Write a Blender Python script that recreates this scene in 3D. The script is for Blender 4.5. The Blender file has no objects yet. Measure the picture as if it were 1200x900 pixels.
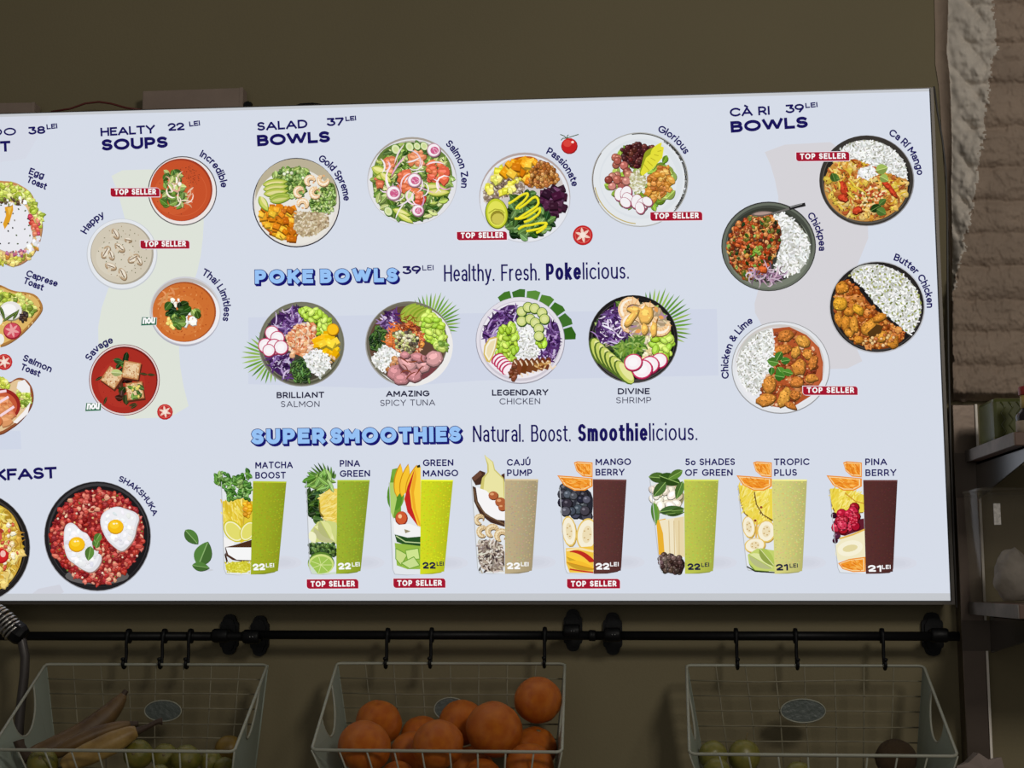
import bpy, bmesh, math, random
import numpy as np
from mathutils import Vector, Matrix, noise

# ------------------------------------------------------------------ camera, world, lights, exposure
SC = bpy.context.scene
COL = SC.collection
FPX, YAW, PITCH, ROLL = 1695.0, 0.0806, 0.13585, -0.00103
CAM = np.array([0.0, -2.37, 1.6])

def cam_axes():
    cy, sy, cp, sp = math.cos(YAW), math.sin(YAW), math.cos(PITCH), math.sin(PITCH)
    cr, sr = math.cos(ROLL), math.sin(ROLL)
    f = np.array([-sy * cp, cy * cp, sp]); x = np.array([cy, sy, 0.0]); u = np.cross(x, f)
    return cr * x + sr * u, -sr * x + cr * u, f
AX, AU, AF = cam_axes()
cd = bpy.data.cameras.new('camera'); cam = bpy.data.objects.new('camera', cd); COL.objects.link(cam)
m = Matrix.Identity(4)
for i in range(3):
    m[i][0], m[i][1], m[i][2], m[i][3] = AX[i], AU[i], -AF[i], CAM[i]
cam.matrix_world = m
cd.sensor_fit = 'HORIZONTAL'; cd.sensor_width = 36.0; cd.lens = 36.0 * FPX / 1200.0
cd.clip_start = 0.05; cd.clip_end = 50
SC.camera = cam
SC.view_settings.view_transform = 'Standard'
SC.view_settings.look = 'None'
SC.view_settings.exposure = 0.0
SC.view_settings.gamma = 1.0
SC.view_settings.use_curve_mapping = False

W = bpy.data.worlds.new('room_air'); SC.world = W; W.use_nodes = True
W.node_tree.nodes['Background'].inputs[0].default_value = (1.0, 0.97, 0.92, 1)
W.node_tree.nodes['Background'].inputs[1].default_value = 0.075

def area_light(name, loc, target, size, power, col, sy=None):
    ld = bpy.data.lights.new(name, 'AREA'); ld.energy = power; ld.color = col
    ld.shape = 'RECTANGLE'; ld.size = size; ld.size_y = sy or size
    o = bpy.data.objects.new(name, ld); COL.objects.link(o); o.location = loc
    o.rotation_euler = (Vector(target) - Vector(loc)).to_track_quat('-Z', 'Y').to_euler()
    return o
area_light('ceiling_lamp', (1.2, -2.9, 3.0), (0.1, 0.0, 1.9), 0.5, 24.0, (1.0, 0.95, 0.86))
area_light('front_fill', (-0.6, -4.6, 2.2), (0.0, 0.0, 1.7), 2.2, 10.0, (1.0, 0.97, 0.93))  # broad fill light added from the front, no known window behind it

def at(px, py, Y):
    """point on the plane y = Y that the photo shows at (px, py); accepts arrays"""
    px = np.asarray(px, float); py = np.asarray(py, float)
    d = ((px - 600.0) / FPX)[..., None] * AX - ((py - 450.0) / FPX)[..., None] * AU + AF
    t = (np.asarray(Y) - CAM[1]) / d[..., 1]
    return CAM + d * t[..., None]
def P(px, py, Y):
    return Vector(at(px, py, Y))
def mm(px, Y):            # photo pixels -> metres at depth Y
    return px * (Y - CAM[1]) / FPX

# ------------------------------------------------------------------ materials
def lin(c):
    return tuple(((v / 255.0) / 12.92 if v <= 10.3 else ((v / 255.0 + 0.055) / 1.055) ** 2.4) for v in c)
def mat(name, col, rough=0.6, metal=0.0, bump=0.0, bscale=40.0, var=0.0, vscale=6.0, spec=0.5, vcol=None, detail=4.0):
    """procedural Principled material; col is linear"""
    M = bpy.data.materials.new(name); M.use_nodes = True
    nt = M.node_tree; b = nt.nodes['Principled BSDF']
    b.inputs['Base Color'].default_value = (*col, 1); b.inputs['Roughness'].default_value = rough
    b.inputs['Metallic'].default_value = metal; b.inputs['Specular IOR Level'].default_value = spec
    tc = nt.nodes.new('ShaderNodeTexCoord')
    if var > 0:
        n = nt.nodes.new('ShaderNodeTexNoise'); n.inputs['Scale'].default_value = vscale; n.inputs['Detail'].default_value = detail
        nt.links.new(tc.outputs['Object'], n.inputs['Vector'])
        r = nt.nodes.new('ShaderNodeValToRGB')
        c2 = vcol or tuple(v * (1 - var) for v in col)
        r.color_ramp.elements[0].position = 0.32; r.color_ramp.elements[1].position = 0.68
        r.color_ramp.elements[0].color = (*c2, 1); r.color_ramp.elements[1].color = (*col, 1)
        nt.links.new(n.outputs['Fac'], r.inputs['Fac']); nt.links.new(r.outputs['Color'], b.inputs['Base Color'])
    if bump > 0:
        n2 = nt.nodes.new('ShaderNodeTexNoise'); n2.inputs['Scale'].default_value = bscale; n2.inputs['Detail'].default_value = 3
        nt.links.new(tc.outputs['Object'], n2.inputs['Vector'])
        bp = nt.nodes.new('ShaderNodeBump'); bp.inputs['Strength'].default_value = bump; bp.inputs['Distance'].default_value = 0.003
        nt.links.new(n2.outputs['Fac'], bp.inputs['Height']); nt.links.new(bp.outputs['Normal'], b.inputs['Normal'])
    return M
def emis(name, attr=None, col=(1, 1, 1), strength=1.0):
    M = bpy.data.materials.new(name); M.use_nodes = True; nt = M.node_tree
    nt.nodes.remove(nt.nodes['Principled BSDF'])
    e = nt.nodes.new('ShaderNodeEmission'); e.inputs[0].default_value = (*col, 1); e.inputs[1].default_value = strength
    if attr:
        a = nt.nodes.new('ShaderNodeAttribute'); a.attribute_name = attr
        nt.links.new(a.outputs['Color'], e.inputs[0])
    nt.links.new(e.outputs[0], nt.nodes['Material Output'].inputs[0])
    return M

M_WALL = mat('olive_wall_paint', (0.200, 0.165, 0.088), 0.75, bump=0.12, bscale=220, var=0.10, vscale=1.6)
M_FLOOR = mat('grey_floor', (0.25, 0.23, 0.2), 0.6, var=0.2)
M_BRICK = mat('brown_painted_brick', (0.36, 0.27, 0.205), 0.85, bump=0.45, bscale=70, var=0.2, vscale=14)
M_PLASTER = mat('pale_plaster', (0.68, 0.61, 0.53), 0.85, bump=0.3, bscale=45, var=0.2, vscale=22)
M_BLACK = mat('black_iron', (0.003, 0.003, 0.0035), 0.5, 0.0, bump=0.15, bscale=120, spec=0.22)
M_MINT = mat('pale_mint_enamel', (0.31, 0.35, 0.29), 0.5, var=0.06)
M_WIRE = mat('cream_wire_enamel', (0.34, 0.34, 0.27), 0.45, var=0.1, vscale=30)
M_THIN = mat('weathered_thin_wire', (0.26, 0.23, 0.15), 0.6, var=0.35, vscale=30)
M_CASE = mat('lightbox_grey_metal', (0.10, 0.09, 0.08), 0.45, 0.6)
M_SEAM = mat('lightbox_dark_seam', (0.02, 0.02, 0.02), 0.6)
M_POST = mat('brushed_brown_steel', (0.17, 0.13, 0.105), 0.32, 0.85, bump=0.05, bscale=90, var=0.12, vscale=9)
M_SLEEVE = mat('dark_bracket_steel', (0.045, 0.042, 0.038), 0.25, 0.7, var=0.2)
M_SLEEVE2 = mat('brown_bracket_sleeve', (0.10, 0.078, 0.062), 0.35, 0.7, var=0.15)
M_EDGE_GLINT = mat('painted_edge_highlight', (0.92, 0.84, 0.74), 0.45)  # pale colour stands in for bright light on the post's edge
M_PLANK = mat('shelf_brown_wood', (0.14, 0.075, 0.05), 0.55, var=0.35, vscale=10)
M_PLANKEND = mat('shelf_grey_end', (0.21, 0.18, 0.16), 0.7, var=0.35, vscale=35)

# ------------------------------------------------------------------ object helpers
def tag(o, label=None, cat=None, group=None, kind=None):
    if label: o['label'] = label
    if cat: o['category'] = cat
    if group: o['group'] = group
    if kind: o['kind'] = kind
    return o
def empty(name, loc, label, cat, group=None):
    o = bpy.data.objects.new(name, None); COL.objects.link(o); o.location = loc
    o.empty_display_size = 0.05
    return tag(o, label, cat, group)

class MB:
    """collects geometry (world coordinates) that becomes ONE mesh object"""
    def __init__(s): s.v = []; s.f = []; s.m = []; s.smooth = []
    def add(s, vs, fs, mi=0, smooth=False):
        b = len(s.v); s.v += [Vector(v) for v in vs]
        s.f += [tuple(b + i for i in f) for f in fs]; s.m += [mi] * len(fs); s.smooth += [smooth] * len(fs)
    def box(s, a, b, mi=0):
        x0, y0, z0 = a; x1, y1, z1 = b
        vs = [(x, y, z) for z in (z0, z1) for y in (y0, y1) for x in (x0, x1)]
        s.add(vs, [(0, 2, 3, 1), (4, 5, 7, 6), (0, 1, 5, 4), (2, 6, 7, 3), (0, 4, 6, 2), (1, 3, 7, 5)], mi)
    def hexa(s, q0, q1, mi=0):
        """solid between two quads given in the same order"""
        s.add(list(q0) + list(q1), [(3, 2, 1, 0), (4, 5, 6, 7), (0, 1, 5, 4), (1, 2, 6, 5), (2, 3, 7, 6), (3, 0, 4, 7)], mi)
    def tube(s, path, r, n=8, closed=False, mi=0, smooth=True):
        path = [Vector(p) for p in path]; N = len(path)
        rs = r if isinstance(r, (list, tuple)) else [r] * N
        T = []
        for i in range(N):
            a = path[(i - 1) % N] if (closed or i) else path[0]
            c = path[(i + 1) % N] if (closed or i < N - 1) else path[-1]
            T.append((c - a).normalized())
        up = Vector((0, 0, 1)) if abs(T[0].z) < 0.9 else Vector((0, 1, 0))
        u = T[0].cross(up).normalized(); vs = []
        for i in range(N):
            u = (u - T[i] * u.dot(T[i])).normalized(); w = T[i].cross(u)
            for k in range(n):
                a = 2 * math.pi * k / n
                vs.append(path[i] + (u * math.cos(a) + w * math.sin(a)) * rs[i])
        fs = []
        for i in range(N if closed else N - 1):
            for k in range(n):
                j = (i + 1) % N
                fs.append((i * n + k, i * n + (k + 1) % n, j * n + (k + 1) % n, j * n + k))
        if not closed: fs += [tuple(range(n))[::-1], tuple((N - 1) * n + k for k in range(n))]
        s.add(vs, fs, mi, smooth)
    def prism(s, pts, off, mi=0):
        """polygon pts (3-D) extruded by vector off"""
        n = len(pts); off = Vector(off); a = [Vector(p) for p in pts]; b = [p + off for p in a]
        s.add(a + b, [tuple(range(n))[::-1], tuple(range(n, 2 * n))] + [(i, (i + 1) % n, n + (i + 1) % n, n + i) for i in range(n)], mi)
    def lathe(s, base, axis, prof, n=20, mi=0):
        """prof = [(radius, height)] along axis from base"""
        base = Vector(base); ax = Vector(axis).normalized()
        u = ax.cross(Vector((0, 1, 0)) if abs(ax.y) < 0.9 else Vector((1, 0, 0))).normalized(); w = ax.cross(u); vs = []
        for r, h in prof:
            for k in range(n):
                a = 2 * math.pi * k / n
                vs.append(base + ax * h + (u * math.cos(a) + w * math.sin(a)) * r)
        fs = [(i * n + k, i * n + (k + 1) % n, (i + 1) * n + (k + 1) % n, (i + 1) * n + k) for i in range(len(prof) - 1) for k in range(n)]
        fs += [tuple(range(n))[::-1], tuple((len(prof) - 1) * n + k for k in range(n))]
        s.add(vs, fs, mi, True)
    def build(s, name, mats, parent=None, bevel=0.0, loc=None):
        if not isinstance(mats, (list, tuple)): mats = [mats]
        org = Vector(loc) if loc is not None else (Vector(parent.location) if parent and not parent.parent else Vector((0, 0, 0)))
        if parent is not None:
            org_w = parent.matrix_basis.translation.copy()
            q = parent.parent
            while q: org_w += q.matrix_basis.translation; q = q.parent
            org = org_w
        me = bpy.data.meshes.new(name)
        me.from_pydata([tuple(v - org) for v in s.v], [], s.f)
        for M in mats: me.materials.append(M)
        me.polygons.foreach_set('material_index', s.m); me.polygons.foreach_set('use_smooth', s.smooth)
        bm = bmesh.new(); bm.from_mesh(me); bmesh.ops.recalc_face_normals(bm, faces=bm.faces); bm.to_mesh(me); bm.free()
        me.update()
        o = bpy.data.objects.new(name, me); COL.objects.link(o)
        if parent is not None: o.parent = parent
        elif loc is not None: o.location = loc
        if bevel > 0:
            b = o.modifiers.new('bevel', 'BEVEL'); b.width = bevel; b.segments = 2; b.limit_method = 'ANGLE'
        return o

# ------------------------------------------------------------------ flat printed art on the light box
Y_SIGN = -0.06            # the luminous face of the light box
M_INK = emis('backlit_print', attr='Ink')

class Art:
    """flat printed shapes on the sign face; coordinates are quarter pixels from an origin o"""
    def __init__(s, o=(0, 0), base=0.0006, seed=1):
        s.o = o; s.base = base; s.k = 0; s.polys = []; s.r = random.Random(seed); s.S = 0.25
    def poly(s, pts, col):
        s.polys.append((np.array([(s.o[0] + x * s.S, s.o[1] + y * s.S) for x, y in pts]), col, s.k)); s.k += 1
    def ell(s, x, y, rx, ry, col, rot=0, n=0):
        n = n or (8 if rx < 9 else 14 if rx < 40 else 48)
        c, d = math.cos(math.radians(rot)), math.sin(math.radians(rot)); pts = []
        for i in range(n):
            a = 2 * math.pi * i / n; u, v = rx * math.cos(a), ry * math.sin(a)
            pts.append((x + u * c - v * d, y + u * d + v * c))
        s.poly(pts, col)
    def line(s, pts, w, col, closed=False, taper=False, caps=True):
        """thick polyline as one layer of quads and joint discs"""
        k = s.k; n = len(pts)
        for i in range(n if closed else n - 1):
            (x0, y0), (x1, y1) = pts[i], pts[(i + 1) % n]
            L = math.hypot(x1 - x0, y1 - y0) or 1e-6; nx, ny = -(y1 - y0) / L * w / 2, (x1 - x0) / L * w / 2
            a = b = 1.0
            if taper: a = 1 - abs(2 * i / (n - 1) - 1) ** 3 * .8; b = 1 - abs(2 * (i + 1) / (n - 1) - 1) ** 3 * .8
            s.k = k; s.poly([(x0 + nx * a, y0 + ny * a), (x1 + nx * b, y1 + ny * b), (x1 - nx * b, y1 - ny * b), (x0 - nx * a, y0 - ny * a)], col)
            if i > 0 and w > 5 and caps:
                s.k = k; s.ell(x0, y0, w / 2 * a, w / 2 * a, col, n=8)
        s.k = k + 1
    def ring(s, x, y, rx, ry, w, col, a0=0, a1=360, n=48):
        pts = [(x + rx * math.cos(math.radians(a0 + (a1 - a0) * i / n)), y + ry * math.sin(math.radians(a0 + (a1 - a0) * i / n))) for i in range(n + 1)]
        s.line(pts, w, col, caps=False)
    def j(s, c, a=14):
        d = s.r.uniform(-a, a)
        return tuple(max(0, min(255, v + d + s.r.uniform(-a, a) * .35)) for v in c)
    def pick(s, cols, a=10): return s.j(s.r.choice(cols), a)
    # ---- scattering
    clip = None; mg = 0; xmax = None
    def inside(s, reg, x, y):
        if s.clip and ((x - s.clip[0]) / (s.clip[2] - s.mg)) ** 2 + ((y - s.clip[1]) / (s.clip[3] - s.mg)) ** 2 > 1: return False
        if s.xmax and x + s.mg > s.xmax: return False
        c = False; n = len(reg)
        for i in range(n):
            (x0, y0), (x1, y1) = reg[i], reg[i - 1]
            if (y0 > y) != (y1 > y) and x < (x1 - x0) * (y - y0) / (y1 - y0) + x0: c = not c
        return c
    def sm(s, pts, k=2):
        """rounded version of an outline"""
        for _ in range(k):
            q = []
            for i in range(len(pts)):
                (x0, y0), (x1, y1) = pts[i], pts[(i + 1) % len(pts)]
                q += [(x0 * .75 + x1 * .25, y0 * .75 + y1 * .25), (x0 * .25 + x1 * .75, y0 * .25 + y1 * .75)]
            pts = q
        return pts
    def pts(s, reg, n, K=5):
        xs = [p[0] for p in reg]; ys = [p[1] for p in reg]; out = []
        def one():
            for _ in range(400):
                x, y = s.r.uniform(min(xs), max(xs)), s.r.uniform(min(ys), max(ys))
                if s.inside(reg, x, y): return x, y
            return None
        for i in range(n):
            best, bd = None, -1
            for _ in range(K):
                q = one()
                if q is None: continue
                d = min([(q[0] - p[0]) ** 2 + (q[1] - p[1]) ** 2 for p in out[-220:]] or [9e9])
                if d > bd: best, bd = q, d
            if best: out.append(best)
        return out
    def scat(s, reg, n, fn, cyc=8, K=5):
        P_ = s.pts(reg, n, K); k0 = s.k; mx = 0
        P_.sort(key=lambda p: p[1])
        for i, (x, y) in enumerate(P_):
            s.k = k0 + (i % cyc) * 5; fn(x, y)
        s.k = k0 + cyc * 5
    # ---- food textures
    def grains(s, reg, n, L, w, cols, base=None, rot=None, a=8):
        if base: s.poly(s.sm(reg, 1), base)
        s.mg = L * .4
        def f(x, y):
            t = s.r.uniform(0, math.pi) if rot is None else math.radians(rot) + s.r.uniform(-.5, .5)
            l = L * s.r.uniform(.7, 1.2) / 2; c, d = math.cos(t), math.sin(t)
            s.poly([(x - c * l - d * w * .3, y - d * l + c * w * .3), (x - d * w * .5, y + c * w * .5), (x + c * l - d * w * .3, y + d * l + c * w * .3),
                    (x + c * l + d * w * .3, y + d * l - c * w * .3), (x + d * w * .5, y - c * w * .5), (x - c * l + d * w * .3, y - d * l - c * w * .3)], s.pick(cols, a))
        s.scat(reg, n, f, 12, 3)
    def rice(s, reg, n=150, L=20, w=7):
        s.poly(s.sm(reg, 1), (196, 197, 190))
        s.grains(reg, n // 5, 12, 8, [(138, 136, 112), (160, 160, 140), (176, 175, 160)])
        s.grains(reg, n, L, w * 1.25, [(250, 250, 250), (244, 245, 245), (232, 234, 234), (206, 208, 204), (248, 248, 244)])
        s.grains(reg, n // 7, 9, 5, [(140, 136, 110), (160, 160, 140)])
    def balls(s, reg, n, r, cols, base=None, rim=.62, hi=True):
        if base: s.poly(s.sm(reg), base)
        s.mg = r
        def f(x, y):
            c = s.pick(cols, 14); q = r * s.r.uniform(.8, 1.15)
            s.ell(x, y, q, q, tuple(v * rim for v in c), n=10); s.ell(x - q * .08, y - q * .1, q * .84, q * .82, c, n=10)
            if hi: s.ell(x - q * .3, y - q * .35, q * .3, q * .24, tuple(min(255, v + 55) for v in c), n=6)
        s.scat(reg, n, f, 10)
    def beans(s, reg, n, r, cols, base=None, el=1.55):
        if base: s.poly(s.sm(reg), base)
        s.mg = r * 1.2
        def f(x, y):
            c = s.pick(cols, 12); q = r * s.r.uniform(.85, 1.15); t = s.r.uniform(0, 180)
            s.ell(x, y + 1, q * el, q, tuple(v * .5 for v in c), t, 12); s.ell(x, y - q * .06, q * el * .92, q * .88, c, t, 12)
            s.ell(x - q * .1, y - q * .2, q * el * .62, q * .5, tuple(min(255, v + 36) for v in c), t, 8)
        s.scat(reg, n, f, 10)
    def cubes(s, reg, n, q, cols, base=None):
        if base: s.poly(s.sm(reg), base)
        s.mg = q * 1.4
        def f(x, y):
            c = s.pick(cols, 12); t = math.radians(s.r.uniform(-30, 50)); z = q * s.r.uniform(.75, 1.15)
            c1, d1 = math.cos(t) * z, math.sin(t) * z; c2, d2 = -math.sin(t) * z * .8, math.cos(t) * z * .8
            a = [(x - c1 - c2, y - d1 - d2), (x + c1 - c2, y + d1 - d2), (x + c1 + c2, y + d1 + d2), (x - c1 + c2, y - d1 + d2)]
            dn = q * .55
            s.poly([a[3], a[2], (a[2][0], a[2][1] + dn), (a[3][0], a[3][1] + dn)], tuple(v * .62 for v in c))
            s.poly([a[2], a[1], (a[1][0] + dn * .4, a[1][1] + dn), (a[2][0], a[2][1] + dn)], tuple(v * .74 for v in c))
            s.poly(a, c)
            s.ell(x - c1 * .3, y - d1 * .3, z * .4, z * .22, tuple(min(255, v + 26) for v in c), math.degrees(t), 7)
        s.scat(reg, n, f, 10)
    def blobs(s, reg, n, q, cols, base=None, hi=40, sh=.62):
        if base: s.poly(s.sm(reg), base)
        s.mg = q * 1.0
        def f(x, y):
            c = s.pick(cols, 14); t0 = s.r.uniform(0, 6); z = q * s.r.uniform(.6, 1.25); e = s.r.uniform(.55, .95)
            pp = []
            for i in range(10):
                a = i * 2 * math.pi / 10; rr = z * s.r.uniform(.66, 1.22); u, v = rr * math.cos(a), rr * math.sin(a) * e
                pp.append((u * math.cos(t0) - v * math.sin(t0), u * math.sin(t0) + v * math.cos(t0)))
            s.poly([(x + u * 1.08 + z * .06, y + v * 1.08 + z * .16) for u, v in pp], tuple(v * sh for v in c))
            s.poly([(x + u, y + v) for u, v in pp], c)
            t1 = s.r.uniform(-.2, .2)
            s.poly([(x + z * t1 + u * .62, y - z * .2 + v * .3) for u, v in pp], tuple(min(255, v + hi) for v in c))
        s.scat(reg, n, f, 10)
    def leaf(s, x, y, L, w, rot, col, rib=None, n=8, crop=None):
        c, d = math.cos(math.radians(rot)), math.sin(math.radians(rot)); up, dn = [], []
        for i in range(n + 1):
            t = i / n; h = w / 2 * math.sin(math.pi * t ** .85) ** .8 if 0 < t < 1 else 0
            up.append((x + L * t * c - h * d, y + L * t * d + h * c)); dn.append((x + L * t * c + h * d, y + L * t * d - h * c))
        s.poly(up + dn[-2:0:-1], col)
        if rib:
            s.poly([up[i] for i in range(n + 1)] + [(x + L * .97 * c, y + L * .97 * d)], tuple(v * .82 for v in col))
            s.line([(x, y), (x + L * .95 * c, y + L * .95 * d)], max(2, w * .06), rib)
    def leaves(s, reg, n, L, cols, base=None, asp=.5, rib=True):
        if base: s.poly(s.sm(reg), base)
        s.mg = L * .45
        def f(x, y):
            c = s.pick(cols, 16); t = s.r.uniform(0, 360); l = L * s.r.uniform(.7, 1.2)
            x -= math.cos(math.radians(t)) * l / 2; y -= math.sin(math.radians(t)) * l / 2
            s.leaf(x + 1.5, y + 3, l, l * asp * 1.08, t, tuple(v * .55 for v in c), None, 6)
            s.leaf(x, y, l, l * asp, t, c, tuple(min(255, v + 45) for v in c) if rib else None, 6)
        s.scat(reg, n, f, 10)
    def shreds(s, reg, n, L, w, cols, base=None, curl=1.0):
        if base: s.poly(s.sm(reg), base)
        s.mg = L * .42
        def f(x, y):
            c = s.pick(cols, 14); t = s.r.uniform(0, 6.28); b = s.r.uniform(-1, 1) * curl; l = L * s.r.uniform(.6, 1.2); q = []
            px, py = x - math.cos(t) * l / 2, y - math.sin(t) * l / 2
            for i in range(6):
                q.append((px, py)); px += math.cos(t) * l / 5; py += math.sin(t) * l / 5; t += b * .45
            s.line(q, w * s.r.uniform(.7, 1.2), c, taper=True)
        s.scat(reg, n, f, 16, 3)
    def slice_(s, x, y, r, rim, flesh, mid=None, e=1.0, rot=0):
        s.ell(x + 2, y + 4, r * 1.02, r * e * 1.02, tuple(v * .6 for v in rim), rot, 20)
        s.ell(x, y, r, r * e, rim, rot, 20); s.ell(x, y, r * .87, r * e * .87, flesh, rot, 20)
        if mid: s.ell(x, y, r * .5, r * e * .5, mid, rot, 14)
    def speck(s, reg, n, cols, L=11, w=6):
        s.grains(reg, n, L, w, cols, a=14)
    def chunk(s, x, y, rx, ry, rot, col, n=13, sp=1.0):
        """one lump of meat: ragged outline, dark underside, lit faces and specks"""
        c, d = math.cos(math.radians(rot)), math.sin(math.radians(rot)); R_ = [s.r.uniform(.8, 1.12) for _ in range(n)]
        def o(k, dx=0, dy=0, m=1.0): return [(x + dx + (rx * k * R_[i] * math.cos(i * 6.283 / n)) * c - (ry * k * m * R_[i] * math.sin(i * 6.283 / n)) * d, y + dy + (rx * k * R_[i] * math.cos(i * 6.283 / n)) * d + (ry * k * m * R_[i] * math.sin(i * 6.283 / n)) * c) for i in range(n)]
        s.poly(o(1.04, 2, 5), tuple(v * .46 for v in col)); s.poly(o(1.0), tuple(v * .8 for v in col)); s.poly(o(.86, -2, -3), col); s.poly(o(.5, -rx * .12, -ry * .25, .7), tuple(min(255, v * 1.12 + 10) for v in col))
        s.speck(o(.9), int(rx * ry / 60 * sp), [tuple(v * .7 for v in col), tuple(v * .85 for v in col), tuple(min(255, v * 1.15 + 14) for v in col)], 9, 5)
    def avo(s, x, y, L, w, rot, n=4, step=(0, 0), cols=((196, 206, 96), (228, 222, 150))):
        for i in range(n):
            a, b = x + step[0] * i, y + step[1] * i
            s.leaf(a + 2, b + 4, L, w, rot, (96, 116, 34)); s.leaf(a, b, L, w, rot, s.j((140, 166, 52), 10)); s.leaf(a + 2, b + 1, L * .95, w * .78, rot, s.j(cols[0], 8)); s.leaf(a + L * .1, b, L * .75, w * .4, rot, s.j(cols[1], 8))
    def shrimp(s, x, y, r, rot=0, w=None, c0=(240, 212, 170), c1=(252, 240, 222), c2=(226, 172, 120)):
        w = w or r * 1.0; q = [(x + r * math.cos(math.radians(rot + i * 27)), y + r * math.sin(math.radians(rot + i * 27)) * .95) for i in range(11)]
        s.line([(a + 2, b + 5) for a, b in q], w, tuple(v * .6 for v in c2), taper=True); s.line(q, w, c0, taper=True)
        k = s.k
        for i in range(1, 10):
            a = rot + i * 27; ca, sa = math.cos(math.radians(a)), math.sin(math.radians(a)); s.k = k
            s.line([(x + ca * (r - w * .42), y + sa * (r - w * .42)), (x + ca * (r + w * .42), y + sa * (r + w * .42))], 2.6, c2)
        s.k = k + 1
        s.line([(x + (r + w * .1) * math.cos(math.radians(rot + i * 27)), y + (r + w * .1) * math.sin(math.radians(rot + i * 27)) * .95) for i in range(1, 9)], w * .3, c1, taper=True)
        a = math.radians(rot + 278); s.leaf(x + r * math.cos(a), y + r * math.sin(a), r * .7, r * .45, rot + 400, c2)
    def palm(s, x, y, R, a0, a1, n, cols=((110, 158, 60), (150, 186, 84), (96, 146, 56)), w=10, r0=0.35):
        for i in range(n):
            a = a0 + (a1 - a0) * i / (n - 1); c, d = math.cos(math.radians(a)), math.sin(math.radians(a))
            q = R * (0.84 + .16 * math.sin(math.pi * i / (n - 1))) * s.r.uniform(.95, 1.03)
            s.leaf(x + c * R * r0, y + d * R * r0, q - R * r0, w, a, s.pick(cols, 12), None, 5)
    def build(s, name, parent, label=None):
        vs, fs, ink = [], [], []
        tot = 0
        for pts, col, k in s.polys:
            fs.append(tuple(range(tot, tot + len(pts)))); tot += len(pts); ink += [(*lin(col), 1.0)] * len(pts)
        xy = np.concatenate([p[0] for p in s.polys]); dep = np.concatenate([np.full(len(p[0]), s.base + p[2] * 5e-6) for p in s.polys])
        co = at(xy[:, 0], xy[:, 1], Y_SIGN - dep)
        org = Vector((0, 0, 0)); q = parent
        while q: org += q.matrix_basis.translation; q = q.parent
        co = co - np.array(org)
        me = bpy.data.meshes.new(name); me.from_pydata(co.tolist(), [], fs); me.materials.append(M_INK)
        at_ = me.color_attributes.new('Ink', 'FLOAT_COLOR', 'CORNER')
        at_.data.foreach_set('color', np.array(ink, dtype=np.float32).ravel())
        me.update()
        o = bpy.data.objects.new(name, me); COL.objects.link(o); o.parent = parent
        if label: o['label'] = label
        return o

# ------------------------------------------------------------------ a stroke alphabet for the printed lettering
def arc(cx, cy, rx, ry, a0, a1, n=0):
    n = n or max(4, int(abs(a1 - a0) / 22))
    return [(cx + rx * math.cos(math.radians(a0 + (a1 - a0) * i / n)), cy + ry * math.sin(math.radians(a0 + (a1 - a0) * i / n))) for i in range(n + 1)]
X = 0.70                     # x-height
GL = {}
def g(ch, w, *st): GL[ch] = (w, st)
_S = lambda w, h, y=0: arc(w / 2, y + h * .745, w * .47, h * .255, 35, 270, 10)[:-1] + arc(w / 2, y + h * .25, w * .5, h * .25, 90, -150, 11)
g('A', .92, [(0, 0), (.46, 1), (.92, 0)], [(.17, .3), (.75, .3)])
g('B', .66, [(0, 0), (0, 1), (.36, 1)] + arc(.36, .77, .25, .23, 90, -90) + [(0, .54), (.4, .54)] + arc(.4, .27, .26, .27, 90, -90) + [(0, 0)])
g('C', .88, arc(.5, .5, .5, .5, 42, 318))
g('D', .82, [(0, 0), (0, 1), (.34, 1)] + arc(.34, .5, .48, .5, 90, -90) + [(0, 0)])
g('E', .58, [(.58, 0), (0, 0), (0, 1), (.58, 1)], [(0, .52), (.5, .52)])
g('F', .56, [(0, 0), (0, 1), (.56, 1)], [(0, .5), (.48, .5)])
g('G', .92, arc(.5, .5, .5, .5, 45, 345) + [(.97, .48), (.56, .48)])
g('H', .74, [(0, 0), (0, 1)], [(.74, 0), (.74, 1)], [(0, .52), (.74, .52)])
g('I', 0, [(0, 0), (0, 1)])
g('J', .44, [(.44, 1), (.44, .24)] + arc(.2, .24, .24, .24, 0, -150))
g('K', .68, [(0, 0), (0, 1)], [(.64, 1), (0, .36)], [(.24, .58), (.68, 0)])
g('L', .54, [(0, 1), (0, 0), (.54, 0)])
g('M', .92, [(0, 0), (0, 1), (.46, .28), (.92, 1), (.92, 0)])
g('N', .76, [(0, 0), (0, 1), (.76, 0), (.76, 1)])
g('O', 1.0, arc(.5, .5, .5, .5, 0, 360, 22))
g('P', .62, [(0, 0), (0, 1), (.34, 1)] + arc(.34, .7, .28, .3, 90, -90) + [(0, .4)])
g('R', .66, [(0, 0), (0, 1), (.34, 1)] + arc(.34, .7, .28, .3, 90, -90) + [(0, .4)], [(.36, .4), (.66, 0)])
g('S', .62, _S(.62, 1))
g('T', .72, [(0, 1), (.72, 1)], [(.36, 1), (.36, 0)])
g('U', .74, [(0, 1), (0, .37)] + arc(.37, .37, .37, .37, 180, 360) + [(.74, 1)])
g('V', .86, [(0, 1), (.43, 0), (.86, 1)])
g('W', 1.28, [(0, 1), (.32, 0), (.64, 1), (.96, 0), (1.28, 1)])
g('Y', .8, [(0, 1), (.4, .45), (.8, 1)], [(.4, .45), (.4, 0)])
g('Z', .68, [(.02, 1), (.66, 1), (0, 0), (.68, 0)])
g('À', .92, *GL['A'][1], [(.3, 1.35), (.5, 1.18)])
g('Ú', .74, *GL['U'][1], [(.3, 1.18), (.46, 1.38)])
g('0', .74, arc(.37, .5, .37, .5, 0, 360, 20))
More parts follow.
